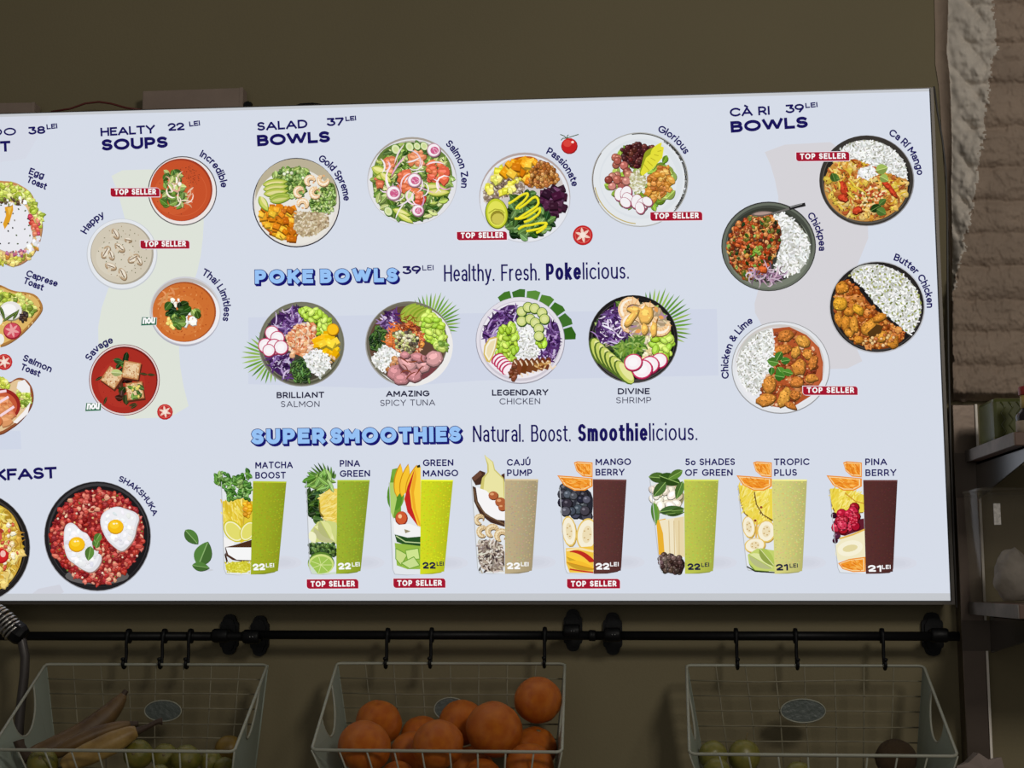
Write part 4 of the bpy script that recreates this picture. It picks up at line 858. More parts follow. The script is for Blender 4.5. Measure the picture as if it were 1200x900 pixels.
# ---- smoothies: left half fruit, right half drink
def glass(o, tl, bl, dt, db, tr, br, col, seed, fill, label, price, pcol, shade=True):
    A = Art(o, seed=seed)
    if shade:
        for i, q in enumerate((1.0, .72, .45)): A.ell(br[0] + 20, br[1] - 45, 92 * q, 32 * q, tuple(v - 2 - i * 3 for v in (216, 219, 230)))
    hl = [tl, dt, db, ((db[0] + bl[0]) / 2, bl[1] + 4), (bl[0] + 10, bl[1]), (bl[0], bl[1] - 22)]
    A.poly([(x + (-3 if i in (0, 4, 5) else 0), y + (3 if i in (3, 4) else 0)) for i, (x, y) in enumerate(hl)], (184, 188, 194)); A.poly(hl, (226, 230, 234))
    A.xmax = dt[0] - 1; fill(A); A.xmax = None
    A.line([tl, (bl[0], bl[1] - 16)], 3, (190, 194, 198))
    rt = [dt, tr, (br[0] + 2, br[1] - 20), (br[0] - 3, br[1] - 8), (br[0] - 16, br[1] + 1), ((db[0] + br[0]) / 2, db[1] - 1), db]
    A.poly(rt, tuple(v * .8 for v in col)); n = 10
    for i in range(n):
        f0, f1 = i / n, (i + 1) / n; sh = 1.03 - .16 * (i / n) ** 1.5
        L = lambda f, a, b: (a[0] + (b[0] - a[0]) * f, a[1] + (b[1] - a[1]) * f)
        bb = (br[0], br[1] - 5); k = A.k
        A.poly([L(f0, dt, tr), L(f1, dt, tr), L(f1, db, bb), L(f0, db, bb)], tuple(min(255, v * sh) for v in col)); A.k = k
    A.k += 1
    A.scat([(dt[0] + 4, dt[1] + 6), (tr[0] - 6, tr[1] + 6), (br[0] - 6, br[1] - 40), (db[0] + 4, db[1] - 30)], 260, lambda x, y: A.ell(x, y, 4, 3, tuple(min(255, v * A.r.choice([.92, .95, 1.04, 1.08])) for v in col), n=6))
    A.poly([dt, tr, (tr[0] - 2, tr[1] + 7), (dt[0], dt[1] + 7)], tuple(min(255, v * 1.15 + 8) for v in col))
    p = A.build('smoothie_picture', SIGN, label)
    B = Art(base=.004)
    text(B, price[0], price[1], price[2], 7.8, 2.0, pcol, .3); text(B, 'LEI', price[3], price[4], 4.8, 1.0, pcol, .4)
    B.build('price_lettering', p, 'price lettering')
WH = (250, 250, 250); BK = (34, 34, 62)
def lemon(A, x, y, r, t, c=(226, 220, 110), rim=(206, 196, 40)):
    A.ell(x, y, r, r * .7, rim, t); A.ell(x, y, r * .9, r * .6, (246, 242, 200), t); A.ell(x, y, r * .8, r * .5, c, t)
def banana(A, x, y, rx, ry, t=0):
    A.ell(x + 3, y + 4, rx, ry, (176, 140, 60), t); A.ell(x, y, rx, ry, (230, 196, 100), t); A.ell(x, y, rx * .87, ry * .9, (246, 238, 214), t); A.ell(x, y, rx * .45, ry * .55, (236, 220, 180), t)
    for i in range(5): A.ell(x + rx * .3 * math.cos(i * 1.26), y + ry * .35 * math.sin(i * 1.26), 4, 3, (196, 160, 100))
def orange(A, pts, c):
    A.poly(pts, (236, 146, 50)); cx = sum(p[0] for p in pts) / len(pts); cy = sum(p[1] for p in pts) / len(pts)
    A.poly([(cx + (x - cx) * .9, cy + (y - cy) * .84) for x, y in pts], (248, 216, 160)); A.poly([(cx + (x - cx) * .82, cy + (y - cy) * .72) for x, y in pts], (240, 150, 44)); A.grains([(cx + (x - cx) * .78, cy + (y - cy) * .66) for x, y in pts], 26, 20, 5, [(248, 180, 84), (226, 124, 30)], rot=c)
def f1(A):
    A.poly([(240, 350), (340, 335), (384, 350), (382, 520), (330, 545), (280, 510), (246, 480)], (226, 200, 60)); A.grains([(242, 360), (335, 340), (335, 500), (250, 470)], 120, 40, 8, [(236, 212, 80), (246, 228, 130), (222, 190, 50)], rot=70); A.line([(338, 342), (344, 420), (336, 520)], 5, (200, 170, 60)); A.blobs([(345, 360), (384, 350), (384, 430), (350, 420)], 8, 16, [(236, 176, 30), (206, 140, 24)])
    lemon(A, 295, 490, 58, 50); lemon(A, 362, 490, 50, 120); A.poly([(246, 515), (300, 540), (290, 565), (250, 568)], (244, 242, 240)); A.poly([(255, 565), (300, 555), (380, 530), (378, 630), (330, 632), (290, 625), (262, 606)], (76, 46, 30)); A.poly([(258, 566), (378, 566), (378, 626), (310, 624), (270, 600)], (246, 246, 246)); A.poly([(258, 590), (268, 630), (262, 640), (252, 600)], (60, 36, 26))
    A.grains([(254, 636), (376, 630), (374, 686), (262, 684)], 130, 8, 6, [(216, 210, 60), (200, 190, 40), (232, 226, 100)], (206, 200, 60))
    A.leaves([(210, 225), (250, 205), (290, 240), (360, 205), (384, 260), (384, 350), (320, 330), (270, 345), (250, 290), (215, 260)], 80, 26, [(84, 140, 50), (60, 110, 36), (130, 176, 90), (96, 150, 60)], asp=.7)
glass(D2, (238, 258), (252, 690), (386, 255), (375, 693), (543, 257), (503, 682), (158, 171, 38), 51, f1, 'printed matcha smoothie, half green drink, half lemon, coconut and parsley', ('22', (296.2, 668.5), (310.7, 668), (311.7, 665), (321.2, 664.7)), WH)
def f2(A):
    A.leaves([(645, 300), (700, 290), (720, 380), (690, 440), (645, 420)], 34, 44, DKG, (44, 74, 34)); A.ell(770, 375, 76, 84, (130, 110, 40)); A.poly([(698, 330), (740, 290), (781, 290), (779, 460), (740, 450), (702, 400)], (236, 206, 90)); A.grains([(700, 330), (740, 292), (781, 292), (779, 456), (730, 440)], 110, 34, 7, [(240, 214, 110), (228, 196, 76), (246, 226, 140)], rot=-20)
    A.poly([(655, 490), (690, 445), (740, 440), (778, 450), (778, 550), (700, 540), (660, 545)], (206, 214, 130)); A.leaf(670, 470, 120, 70, 35, (232, 232, 170), (200, 206, 110)); A.leaf(700, 440, 100, 60, 60, (222, 226, 150), (190, 200, 100)); A.leaf(655, 490, 60, 36, 70, (240, 240, 200))
    A.balls([(650, 550), (778, 550), (777, 610), (655, 600)], 70, 9, [(60, 90, 40), (40, 64, 30), (96, 130, 60)], (40, 60, 30)); A.ell(705, 640, 62, 52, (90, 130, 44)); A.poly(circ(705, 645, 60, 20, 48), (206, 222, 130)); A.ell(705, 648, 52, 40, (160, 196, 84))
    for i in range(7): A.line([(705, 648), (705 + 50 * math.cos(i * .9), 648 + 38 * math.sin(i * .9))], 3, (214, 228, 150))
    A.poly([(650, 640), (662, 690), (776, 692), (776, 680), (690, 690)], (206, 220, 200))
    for i in range(11): A.leaf(706 + i * 6, 246, 92 - abs(i - 4) * 5 + 8 * A.r.random() - (i > 6) * (i - 6) * 9, 11, -168 + i * 9.5, A.pick(DKG + [(96, 140, 60)]), None)
    A.leaves([(635, 240), (700, 220), (780, 215), (780, 265), (740, 300), (650, 280)], 20, 60, [(130, 176, 80), (96, 146, 56), (160, 196, 110)], asp=.35)
glass(D2, (636, 256), (652, 688), (781, 250), (776, 690), (933, 250), (890, 682), (153, 172, 48), 52, f2, 'printed green smoothie with pineapple and lime slices', ('22', (396.2, 667.5), (411.2, 667), (412.5, 664), (421.7, 663.5)), WH)
def f3(A):
    A.poly([(68, 260), (78, 200), (120, 190), (120, 420), (85, 430)], (110, 156, 50)); A.ell(95, 320, 40, 70, (110, 160, 50)); A.ell(90, 330, 36, 64, (84, 140, 40)); A.poly([(66, 262), (90, 262), (100, 340), (82, 430), (72, 400)], (176, 206, 110)); A.leaf(80, 200, 80, 40, 60, (120, 170, 60)); A.leaf(178, 230, 60, 34, -60, (34, 40, 28)); A.leaf(190, 290, 50, 30, -75, (70, 110, 40), (120, 160, 80))
    for x in (100, 122, 146): A.leaf(x, 330, 160, 44, -84 + (x - 100) * .25, (206, 140, 20)); A.leaf(x + 2, 328, 152, 38, -84 + (x - 100) * .25, (246, 196, 50))
    A.poly([(150, 290), (185, 195), (212, 190), (212, 470), (200, 465), (160, 410), (134, 340)], (246, 200, 60)); A.poly([(185, 195), (150, 280), (136, 340), (150, 400), (200, 468), (170, 380), (160, 300)], (196, 40, 36)); A.poly([(188, 195), (172, 260), (166, 300), (176, 380), (208, 470), (211, 440)], (238, 170, 40)); A.poly([(212, 190), (192, 240), (180, 310), (190, 390), (212, 460)], (250, 206, 60))
    A.ell(122, 430, 30, 34, (140, 40, 24)); A.ell(121, 427, 26, 30, (206, 90, 50)); A.ell(115, 420, 9, 10, (246, 200, 150))
    A.poly([(84, 440), (110, 460), (160, 455), (211, 475), (211, 515), (150, 520), (88, 500)], (242, 242, 242)); A.poly([(135, 480), (165, 490), (140, 500)], (150, 140, 110)); A.poly([(90, 505), (150, 520), (211, 515), (211, 560), (140, 555), (100, 540)], (40, 80, 36)); A.line([(96, 512), (140, 540), (211, 545)], 5, (190, 210, 150))
    A.poly([(90, 545), (211, 560), (210, 668), (150, 668), (100, 650)], (150, 186, 70)); 
    for q in (((95, 570), (150, 600), (120, 650), (95, 620)), ((140, 580), (200, 570), (208, 620), (150, 625)), ((120, 640), (180, 610), (208, 650), (160, 666))): A.poly(list(q), A.j((196, 216, 130), 12)); A.line(list(q), 4, (110, 160, 50), True)
glass(D3, (65, 262), (82, 690), (213, 248), (209, 692), (364, 250), (322, 684), (203, 211, 36), 53, f3, 'printed lime green smoothie with mango slices', ('22', (495, 666.5), (510.5, 666.5), (511.7, 663.2), (520, 663)), BK)
def f4(A):
    A.poly([(450, 240), (490, 205), (516, 215), (500, 270), (470, 275)], (70, 46, 36)); A.poly([(450, 240), (490, 205), (500, 225), (465, 255)], (104, 70, 54)); A.poly([(590, 225), (606, 218), (606, 300), (596, 300)], (80, 50, 40))
    A.poly([(510, 130), (520, 140), (552, 165), (560, 200), (600, 240), (606, 262), (606, 400), (500, 400), (490, 290), (500, 240), (524, 215), (524, 180)], (206, 196, 110)); A.poly([(512, 134), (548, 166), (556, 204), (598, 246), (604, 380), (520, 380), (506, 300), (512, 240), (532, 212), (530, 176)], (234, 228, 164))
    A.poly([(455, 278), (480, 290), (540, 380), (606, 440), (606, 470), (540, 450), (490, 410), (462, 350)], (70, 46, 36)); A.poly([(470, 282), (520, 300), (606, 390), (606, 440), (560, 435), (510, 400), (480, 350)], (246, 244, 244)); A.line([(460, 290), (475, 360), (520, 415), (606, 458)], 7, (110, 84, 60))
    for x, y, r in ((552, 322, 24), (585, 352, 26), (594, 378, 20)): A.ell(x + 2, y + 3, r, r * .85, (90, 40, 20)); A.ell(x, y, r * .95, r * .8, (176, 96, 56)); A.ell(x - 6, y - 6, r * .4, r * .25, (222, 160, 110))
    for x, y, r, t in ((490, 436, 27, 70), (505, 492, 30, 60), (550, 490, 34, 90), (592, 512, 34, 100)): A.shrimp(x, y, r * .7, t, r * .8, (222, 196, 150), (240, 222, 184), (176, 140, 96))
    A.grains([(476, 530), (560, 535), (605, 560), (605, 684), (490, 678)], 130, 22, 8, [(206, 196, 186), (150, 136, 126), (226, 218, 206), (70, 58, 56), (190, 176, 160)], (120, 104, 92), a=12)
glass(D3, (450, 245), (480, 684), (607, 245), (607, 690), (763, 246), (733, 680), (184, 167, 130), 54, f4, 'printed beige smoothie with banana, coconut and nuts', ('22', (593.7, 667), (609.5, 667), (610.5, 663.5), (619.5, 663.5)), WH)
def oranges(A, x, y):
    orange(A, [(x + 78, y - 60), (x + 95, y - 66), (x + 166, y - 60), (x + 166, y + 10), (x + 120, y + 6), (x + 90, y - 20)], 60)
    orange(A, [(x, y), (x + 60, y + 4), (x + 166, y + 14), (x + 166, y + 52), (x + 130, y + 72), (x + 80, y + 72), (x + 30, y + 46)], 20)
def f5(A):
    A.balls([(70, 290), (219, 280), (220, 430), (160, 440), (140, 415), (78, 400)], 22, 24, [(64, 66, 76), (84, 88, 100), (50, 50, 60)], (40, 40, 50), rim=.45)
    banana(A, 108, 490, 34, 72, -6); banana(A, 192, 505, 50, 76, 8); A.poly([(92, 570), (222, 560), (222, 686), (110, 684), (94, 640)], (240, 196, 70)); A.line([(95, 580), (150, 570), (222, 585)], 10, (246, 224, 170))
    A.leaf(110, 585, 130, 44, 22, (190, 44, 34)); A.leaf(100, 590, 130, 36, 28, (246, 200, 70)); A.leaf(95, 610, 140, 40, 22, (250, 206, 60), (214, 150, 30)); A.leaf(95, 635, 140, 40, 14, (246, 190, 50), (206, 130, 30)); A.line([(110, 668), (160, 676), (222, 684)], 7, (196, 50, 40)); oranges(A, 52, 228)
glass(D4, (64, 285), (90, 685), (219, 246), (223, 690), (377, 248), (350, 680), (92, 54, 51), 55, f5, 'printed dark red smoothie with blueberries and banana', ('22', (698, 667.5), (714.2, 667.5), (715, 663.7), (725, 663.5)), WH)
def f6(A):
    A.beans([(495, 280), (646, 280), (646, 380), (520, 385), (500, 340)], 22, 20, [(226, 216, 196), (240, 232, 216), (206, 190, 160)], (150, 140, 100), el=1.3)
    for q in ((480, 235, 100, 50, 5), (530, 230, 110, 60, 20), (640, 205, 80, 40, 150), (560, 260, 90, 50, 130), (640, 255, 90, 40, 110), (505, 355, 100, 36, 80), (530, 400, 120, 44, -8), (560, 410, 90, 30, -6), (646, 390, 60, 30, 175)): A.leaf(*q, A.pick(GREENS[:3] + DKG[1:3]), (150, 186, 100))
    A.poly([(516, 440), (560, 430), (555, 604), (528, 600)], (232, 176, 50)); A.poly([(530, 440), (646, 420), (650, 612), (556, 604), (548, 500)], (240, 228, 196)); A.poly([(600, 430), (646, 422), (648, 610), (612, 606)], (232, 214, 170)); [A.line([(575 + i * 24, 440), (580 + i * 22, 600)], 4, (214, 190, 140)) for i in range(3)]
    A.balls([(530, 600), (650, 610), (650, 684), (545, 682)], 44, 14, [(60, 44, 40), (84, 64, 58), (110, 90, 84)], (40, 30, 28), rim=.5); A.leaf(500, 355, 110, 30, 82, (96, 150, 60), (150, 186, 100))
glass(D4, (487, 245), (534, 682), (646, 247), (651, 690), (808, 248), (782, 682), (184, 192, 78), 56, f6, 'printed green smoothie with spinach, nuts and banana', ('22', (805.5, 668), (820.7, 668), (822, 664.5), (831.2, 664)), BK)
def pine(A, pts):
    A.poly([(x - 4, y + 5) for x, y in pts], (130, 96, 40)); A.poly(pts, (236, 214, 76)); A.grains(pts, 120, 34, 7, [(240, 220, 96), (228, 200, 60), (246, 230, 130), (236, 212, 80)], rot=-60)
def f7(A):
    pine(A, [(102, 272), (180, 290), (200, 360), (262, 430), (262, 445), (180, 450), (130, 400), (110, 340)]); pine(A, [(176, 305), (259, 290), (263, 438), (210, 410), (185, 360)]); A.line([(176, 305), (186, 365), (215, 412), (263, 440)], 5, (110, 80, 40)); A.ell(208, 378, 7, 6, (150, 70, 40)); A.ell(180, 440, 7, 6, (140, 60, 40))
    banana(A, 150, 470, 30, 52, -8); banana(A, 232, 490, 44, 52, 5); banana(A, 178, 556, 50, 34, -10); A.line([(188, 445), (184, 520)], 8, (226, 180, 80))
    A.ell(215, 628, 66, 56, (110, 140, 50)); A.poly([(145, 600), (190, 570), (270, 580), (271, 680), (180, 672), (150, 640)], (196, 210, 110)); A.leaf(150, 600, 130, 60, 30, (222, 228, 160), (176, 196, 90)); A.leaf(200, 570, 110, 50, 50, (176, 196, 90), (226, 230, 170)); A.line([(140, 655), (180, 678), (271, 684)], 6, (40, 44, 26)); oranges(A, 92, 228)
glass(D5, (100, 280), (140, 672), (258, 247), (271, 690), (423, 248), (400, 682), (208, 204, 124), 57, f7, 'printed pale yellow smoothie with orange and pineapple', ('21', (909.2, 668.7), (923.7, 668.5), (925.5, 665.5), (935, 665)), BK)
def f8(A):
    pine(A, [(530, 290), (610, 290), (690, 320), (690, 400), (560, 410), (538, 360)]); A.line([(600, 310), (650, 350), (690, 360)], 5, (206, 150, 50)); A.balls([(545, 410), (560, 405), (575, 540), (555, 545)], 5, 16, [(76, 34, 60), (60, 26, 44)])
    A.poly([(560, 450), (690, 430), (692, 480), (600, 512), (565, 505)], (96, 30, 44)); A.balls([(560, 420), (690, 350), (690, 460), (600, 500), (556, 480)], 13, 27, [(190, 30, 56), (206, 50, 76), (170, 26, 46)], rim=.5); A.scat([(560, 420), (690, 370), (690, 460), (580, 490)], 60, lambda x, y: A.ell(x, y, 4, 3, A.pick([(226, 96, 116), (150, 20, 40)])))
    A.poly([(555, 560), (590, 520), (640, 505), (693, 478), (696, 610), (570, 630), (556, 600)], (240, 232, 196)); A.line([(575, 525), (640, 505), (693, 482)], 8, (226, 180, 80)); A.ell(625, 570, 60, 36, (246, 240, 214), -12); A.ell(625, 570, 36, 16, (226, 214, 160), -12)
    orange(A, [(568, 640), (620, 620), (697, 610), (698, 680), (640, 682), (590, 668)], 20); oranges(A, 514, 228)
glass(D5, (528, 295), (568, 682), (686, 250), (699, 690), (847, 250), (825, 685), (84, 46, 44), 58, f8, 'printed dark red smoothie with raspberries and orange', ('21', (1017, 670), (1033, 670), (1033.7, 667), (1043.7, 666.7)), WH)

# ---- small pictures
A = Art(D2, seed=61)
A.ell(160, 672, 40, 6, (204, 207, 216))
for q in ((68, 484, 88, 56, 48), (130, 650, 120, 82, -68), (100, 650, 82, 42, 8)): A.leaf(q[0] + 3, q[1] + 3, q[2], q[3], q[4], (60, 84, 50)); A.leaf(*q, (84, 128, 60), (140, 176, 110), n=12)
A.build('leaf_picture', SIGN, 'printed basil leaves')
A = Art(C5, seed=62)
A.ell(509, 245, 39, 38, (150, 24, 28)); A.ell(508, 242, 36, 35, (196, 36, 36)); A.ell(500, 232, 20, 17, (216, 70, 60)); A.ell(524, 226, 7, 6, (250, 220, 210))
for q in (((495, 210), (486, 198), (466, 190)), ((495, 210), (500, 196), (505, 192)), ((495, 208), (478, 208), (470, 218)), ((495, 208), (520, 200), (552, 190))): A.line(list(q), 4, (70, 90, 50))
A.build('tomato_picture', SIGN, 'printed whole cherry tomato')
def tomato(cx, cy, r):
    A = Art((cx, cy), .0035); r *= 4
    A.ell(0, 1, r * 1.03, r * 1.03, (150, 30, 34)); A.ell(0, 0, r, r, (196, 36, 40)); A.ell(0, 0, r * .84, r * .84, (222, 110, 96)); A.ell(0, 0, r * .78, r * .78, (190, 50, 50))
    for i in range(6): A.leaf(0, 0, r * .8, r * .3, i * 60 + 20, (240, 206, 190))
    A.ell(0, 0, r * .3, r * .3, (246, 226, 214)); A.build('tomato_picture', SIGN, 'printed tomato slice')
tomato(683, 275.5, 11.3); tomato(193.3, 482.5, 9); tomato(5, 424, 9.3)

# ---- badges
def badge(x0, y0, x1, y1, tilt=0.0):
    A = Art(base=.006); A.S = 1; h_ = y1 - y0; c = h_ * .33
    sk = lambda x, y: (x, y + tilt * (x - x0))
    A.poly([sk(*p) for p in [(x0 - .8, y0 - .8), (x1 - c * 1.4, y0 - .8)] + arc(x1 - c * 1.4, y0 + c * 1.4 - .8, c * 1.4 + .8, c * 1.4, -90, 0)[1:] + [(x1 + .8, y1 + .8), (x0 + c * 1.4, y1 + .8)] + arc(x0 + c * 1.4, y1 - c * 1.4 + .8, c * 1.4 + .8, c * 1.4, 90, 180)[1:]], (236, 226, 234))
    A.poly([sk(*p) for p in [(x0, y0), (x1 - c, y0)] + arc(x1 - c, y0 + c, c, c, -90, 0)[1:] + [(x1, y1), (x0 + c, y1)] + arc(x0 + c, y1 - c, c, c, 90, 180)[1:]], (164, 24, 48))
    b = A.build('top_seller_badge', SIGN, 'small dark red badge')
    B = Art(base=.0072); text(B, 'TOP SELLER', sk(x0 + 4.6, y1 - 2.3), sk(x1 - 4.2, y1 - 2.4), 6.7, 1.5, WH, .56); B.build('badge_lettering', b)
for q in ((129.6, 220.7, 187, 230.6, -.004), (164.6, 282, 222, 291.5, -.004), (535.5, 271.8, 594, 281.6, -.01), (762.2, 248.8, 823, 258.8, -.012), (933, 178.6, 995.3, 189, -.012), (941, 452.8, 1005, 462.8, 0),
          (359.5, 679, 420, 690, -.006), (461, 678, 522, 689, -.004), (664.5, 678.6, 726.6, 689.8, -.004)): badge(*q)
def nou(x0, y0, x1, y1):
    A = Art(base=.006); A.S = 1
    A.poly([(x0 + 1, y0), (x1, y0 + .8), (x1 - .5, y1 - 1), (x0 - .5, y1), (x0, (y0 + y1) / 2)], (206, 214, 214)); A.poly([(x0 + 1.2, y0 + .5), (x1 - .5, y0 + 1.2), (x1 - 1, y1 - 1.4), (x0, y1 - .6), (x0 + .6, (y0 + y1) / 2)], (40, 106, 76))
    b = A.build('new_badge', SIGN, 'small green badge'); B = Art(base=.0072); text(B, 'nou', (x0 + 1.6, y1 - 2.4), (x1 - 2.6, y1 - 2.8), 9.4, 1.9, WH, .34, slant=.14); B.build('badge_lettering', b)
nou(165.4, 371.2, 184, 382); nou(100, 471.8, 119, 482.4)

# ---- lettering
def block(label, *lines):
    for t in lines:
        A = Art(base=.0045); t(A); A.build('lettering', SIGN, label)
T = lambda s, p0, p1, cap, w, **k: (lambda A: text(A, s, p0, p1, cap, w, **k))
AT = lambda s, c, r, a0, a1, cap=8.2, w=1.7, **k: (lambda A: arc_text(A, s, c, r, a0, a1, cap, w, **k))
def heading(l1, l2):
    return (T(*l1),)
block('dark blue heading cut by the photo edge', T('DO', (-9.5, 159.6), (19, 158.6), 9.2, 1.9), T('38', (33.4, 158), (53.4, 156.6), 9.2, 2.1, gap=.22), T('LEI', (54.8, 151.8), (67.4, 150.4), 6, 1.45), T('T', (.4, 178), (12.6, 177.4), 12.6, 3.1))
block('dark blue soups heading', T('HEALTY', (118, 159.8), (182, 156.2), 10, 2.25, gap=.28), T('22', (196.8, 153.6), (216.4, 152.5), 9.2, 2.1, gap=.2), T('LEI', (222, 148.5), (234.6, 147), 6, 1.45), T('SOUPS', (119.4, 176.8), (196.8, 173), 13.4, 3.6, gap=.34))
block('dark blue salad bowls heading', T('SALAD', (301.6, 153.4), (360.6, 150), 10.2, 2.25), T('37', (383, 148), (403.6, 147), 9.6, 2.2, gap=.14), T('LEI', (405, 142.2), (417.5, 141), 5.6, 1.45), T('BOWLS', (301.6, 171.6), (387, 166.7), 13.4, 3.6, gap=.32))
block('dark blue curry bowls heading', T('CÀ RI', (855.4, 137), (902.2, 134.5), 10.4, 2.25), T('39', (920.8, 133), (942.5, 131.5), 10.2, 2.2, gap=.16), T('LEI', (944, 126.8), (958.2, 125.5), 6, 1.45), T('BOWLS', (856.6, 155.6), (947, 149.6), 13.4, 3.6, gap=.32))
block('dark blue breakfast heading', T('KFAST', (-6, 563.6), (66.8, 560.4), 13.6, 3.2, gap=.26))
SH = lambda w, c1=(150, 196, 246): [((dx, dy), w + 1.1, (24, 22, 110)) for dx, dy in ((2.0, 2.2), (1.5, 1.7), (1.0, 1.1), (.5, .6))] + [((0, 0), w + .9, (30, 40, 110)), ((0, 0), w - .45, (150, 193, 244))]
HV = lambda s, p0, p1, cap, w, gp: (lambda A: text(A, s, p0, p1, cap, w, gap=gp, passes=SH(w)))
block('heavy light blue poke bowls heading with dark blue edges', HV('POKE', (298.6, 332.8), (367.2, 332), 16.6, 5.1, .6), HV('BOWLS', (375, 332), (466.4, 330.6), 16.8, 5.1, .6))
block('dark blue price', T('39', (471.8, 321.6), (493.4, 320.8), 9.6, 2.2, gap=.16), T('LEI', (495, 317), (508.2, 316.5), 6, 1.1))
block('heavy light blue smoothies heading with dark blue edges', HV('SUPER', (294.6, 521), (381, 519.6), 18.2, 5.5, .56), HV('SMOOTHIES', (387.2, 520), (540.4, 517.6), 18.4, 5.5, .56))
TH = dict(gap=.24)
block('thin dark blue slogan beside the poke heading', T('Healthy.', (520.4, 329.9), (579.4, 329.2), 19.4, 2.0, gap=.34), T('Fresh.', (587.4, 329.2), (632.6, 328.6), 19.4, 2.0, gap=.34), T('Poke', (640, 328.4), (681, 327.6), 19.6, 3.5, gap=.56), T('licious.', (683, 327.6), (737, 326.6), 19.4, 2.0, gap=.34))
block('thin dark blue slogan beside the smoothies heading', T('Natural.', (554.2, 518.2), (613.8, 517.8), 20, 2.0, gap=.34), T('Boost.', (622.5, 517.8), (668.8, 517.4), 20, 2.0, gap=.34), T('Smoothie', (677.4, 517.3), (758.8, 516.7), 20.4, 3.6, gap=.56), T('licious.', (760.8, 516.7), (817.2, 515.8), 20, 2.0, gap=.34))
for s, c, r, a0, a1 in (('Incredible', (213.5, 224), 45.5, 27, 84), ('Thai Limitless', (215.5, 363.5), 46.5, 27, 104), ('Happy', (143, 297), 47.2, -61, -26), ('Savage', (145.5, 445), 44.8, -60, -17), ('Gold Spreme', (347, 237.5), 55.5, 28, 87), ('Salmon Zen', (483, 212), 57.5, 43, 97),
                        ('Passionate', (614.5, 231), 57, 27, 77), ('Glorious', (749.5, 210.5), 60, 21, 60), ('Ca Rí Mango', (1015.5, 212), 59.5, 26, 83), ('Chickpea', (901, 291), 58.5, 50, 92), ('Butter Chicken', (1027.5, 360), 58.5, 20, 90), ('Chicken & Lime', (915, 430.5), 61.5, -101, -32)):
    block('dark blue dish name curving round its bowl', AT(s, c, r, a0, a1, 8.6, 1.65))
block('dark blue dish name curving round its pan', AT('SHAKSHUKA', (114.3, 628.5), 69, 21, 69.5, 7.2, 1.5, gap=.3))
block('dark blue toast name', T('Egg', (33.2, 203.8), (50.4, 209.8), 8, 1.65), T('Toast', (30.6, 213.2), (53.2, 222.6), 8, 1.65))
block('dark blue toast name', T('Caprese', (29.8, 323.4), (66.4, 336.4), 8, 1.65), T('Toast', (26.6, 331.8), (49.6, 341), 8, 1.65))
block('dark blue toast name', T('Salmon', (26, 422.3), (59.2, 436.6), 8, 1.65), T('Toast', (23.4, 433), (45.8, 442), 8, 1.65))
BL = (40, 40, 64)
for s1, a, b, s2, c, d in (('BRILLIANT', (324.2, 466.7), (380, 466.2), 'SALMON', (329.2, 477.2), (374.5, 477)), ('AMAZING', (452.5, 465), (503, 464.6), 'SPICY TUNA', (445.6, 475.9), (510, 475.2)), ('LEGENDARY', (576.6, 463.8), (642.6, 463.3), 'CHICKEN', (585.4, 474), (633, 473.7)), ('DIVINE', (724, 462.2), (761.4, 462), 'SHRIMP', (722, 472.6), (763.2, 472.4))):
    block('dark dish name under its bowl', T(s1, a, b, 7.2, 1.55, col=BL, gap=.36), T(s2, c, d, 7.2, .95, col=(58, 58, 80), gap=.34))
for s1, a, b, s2, c, d in (('MATCHA', (299.2, 549), (343.2, 548.6), 'BOOST', (299.2, 561), (335, 560.7)), ('PINA', (398.2, 547), (422, 546.8), 'GREEN', (398.2, 559), (433.7, 558.7)), ('GREEN', (495.6, 546.3), (531.3, 546.1), 'MANGO', (495.6, 558.5), (537, 558.2)), ('CAJÚ', (594, 545.8), (621.7, 545.5), 'PUMP', (594.2, 558), (623.7, 557.7)),
                        ('MANGO', (698, 545.2), (739.5, 545), 'BERRY', (698, 557.4), (732, 557.2)), ('5o SHADES', (803, 545.3), (861.3, 545), 'OF GREEN', (802.8, 557.8), (858.7, 557.6)), ('TROPIC', (907, 545.3), (948.6, 545), 'PLUS', (907.2, 557.8), (934, 557.5)), ('PINA', (1014, 545.2), (1039.5, 545), 'BERRY', (1014.2, 558), (1050.5, 557.6))):
    block('dark blue smoothie name', T(s1, a, b, 7.9, 1.5, gap=.4), T(s2, c, d, 7.9, 1.5, gap=.4))

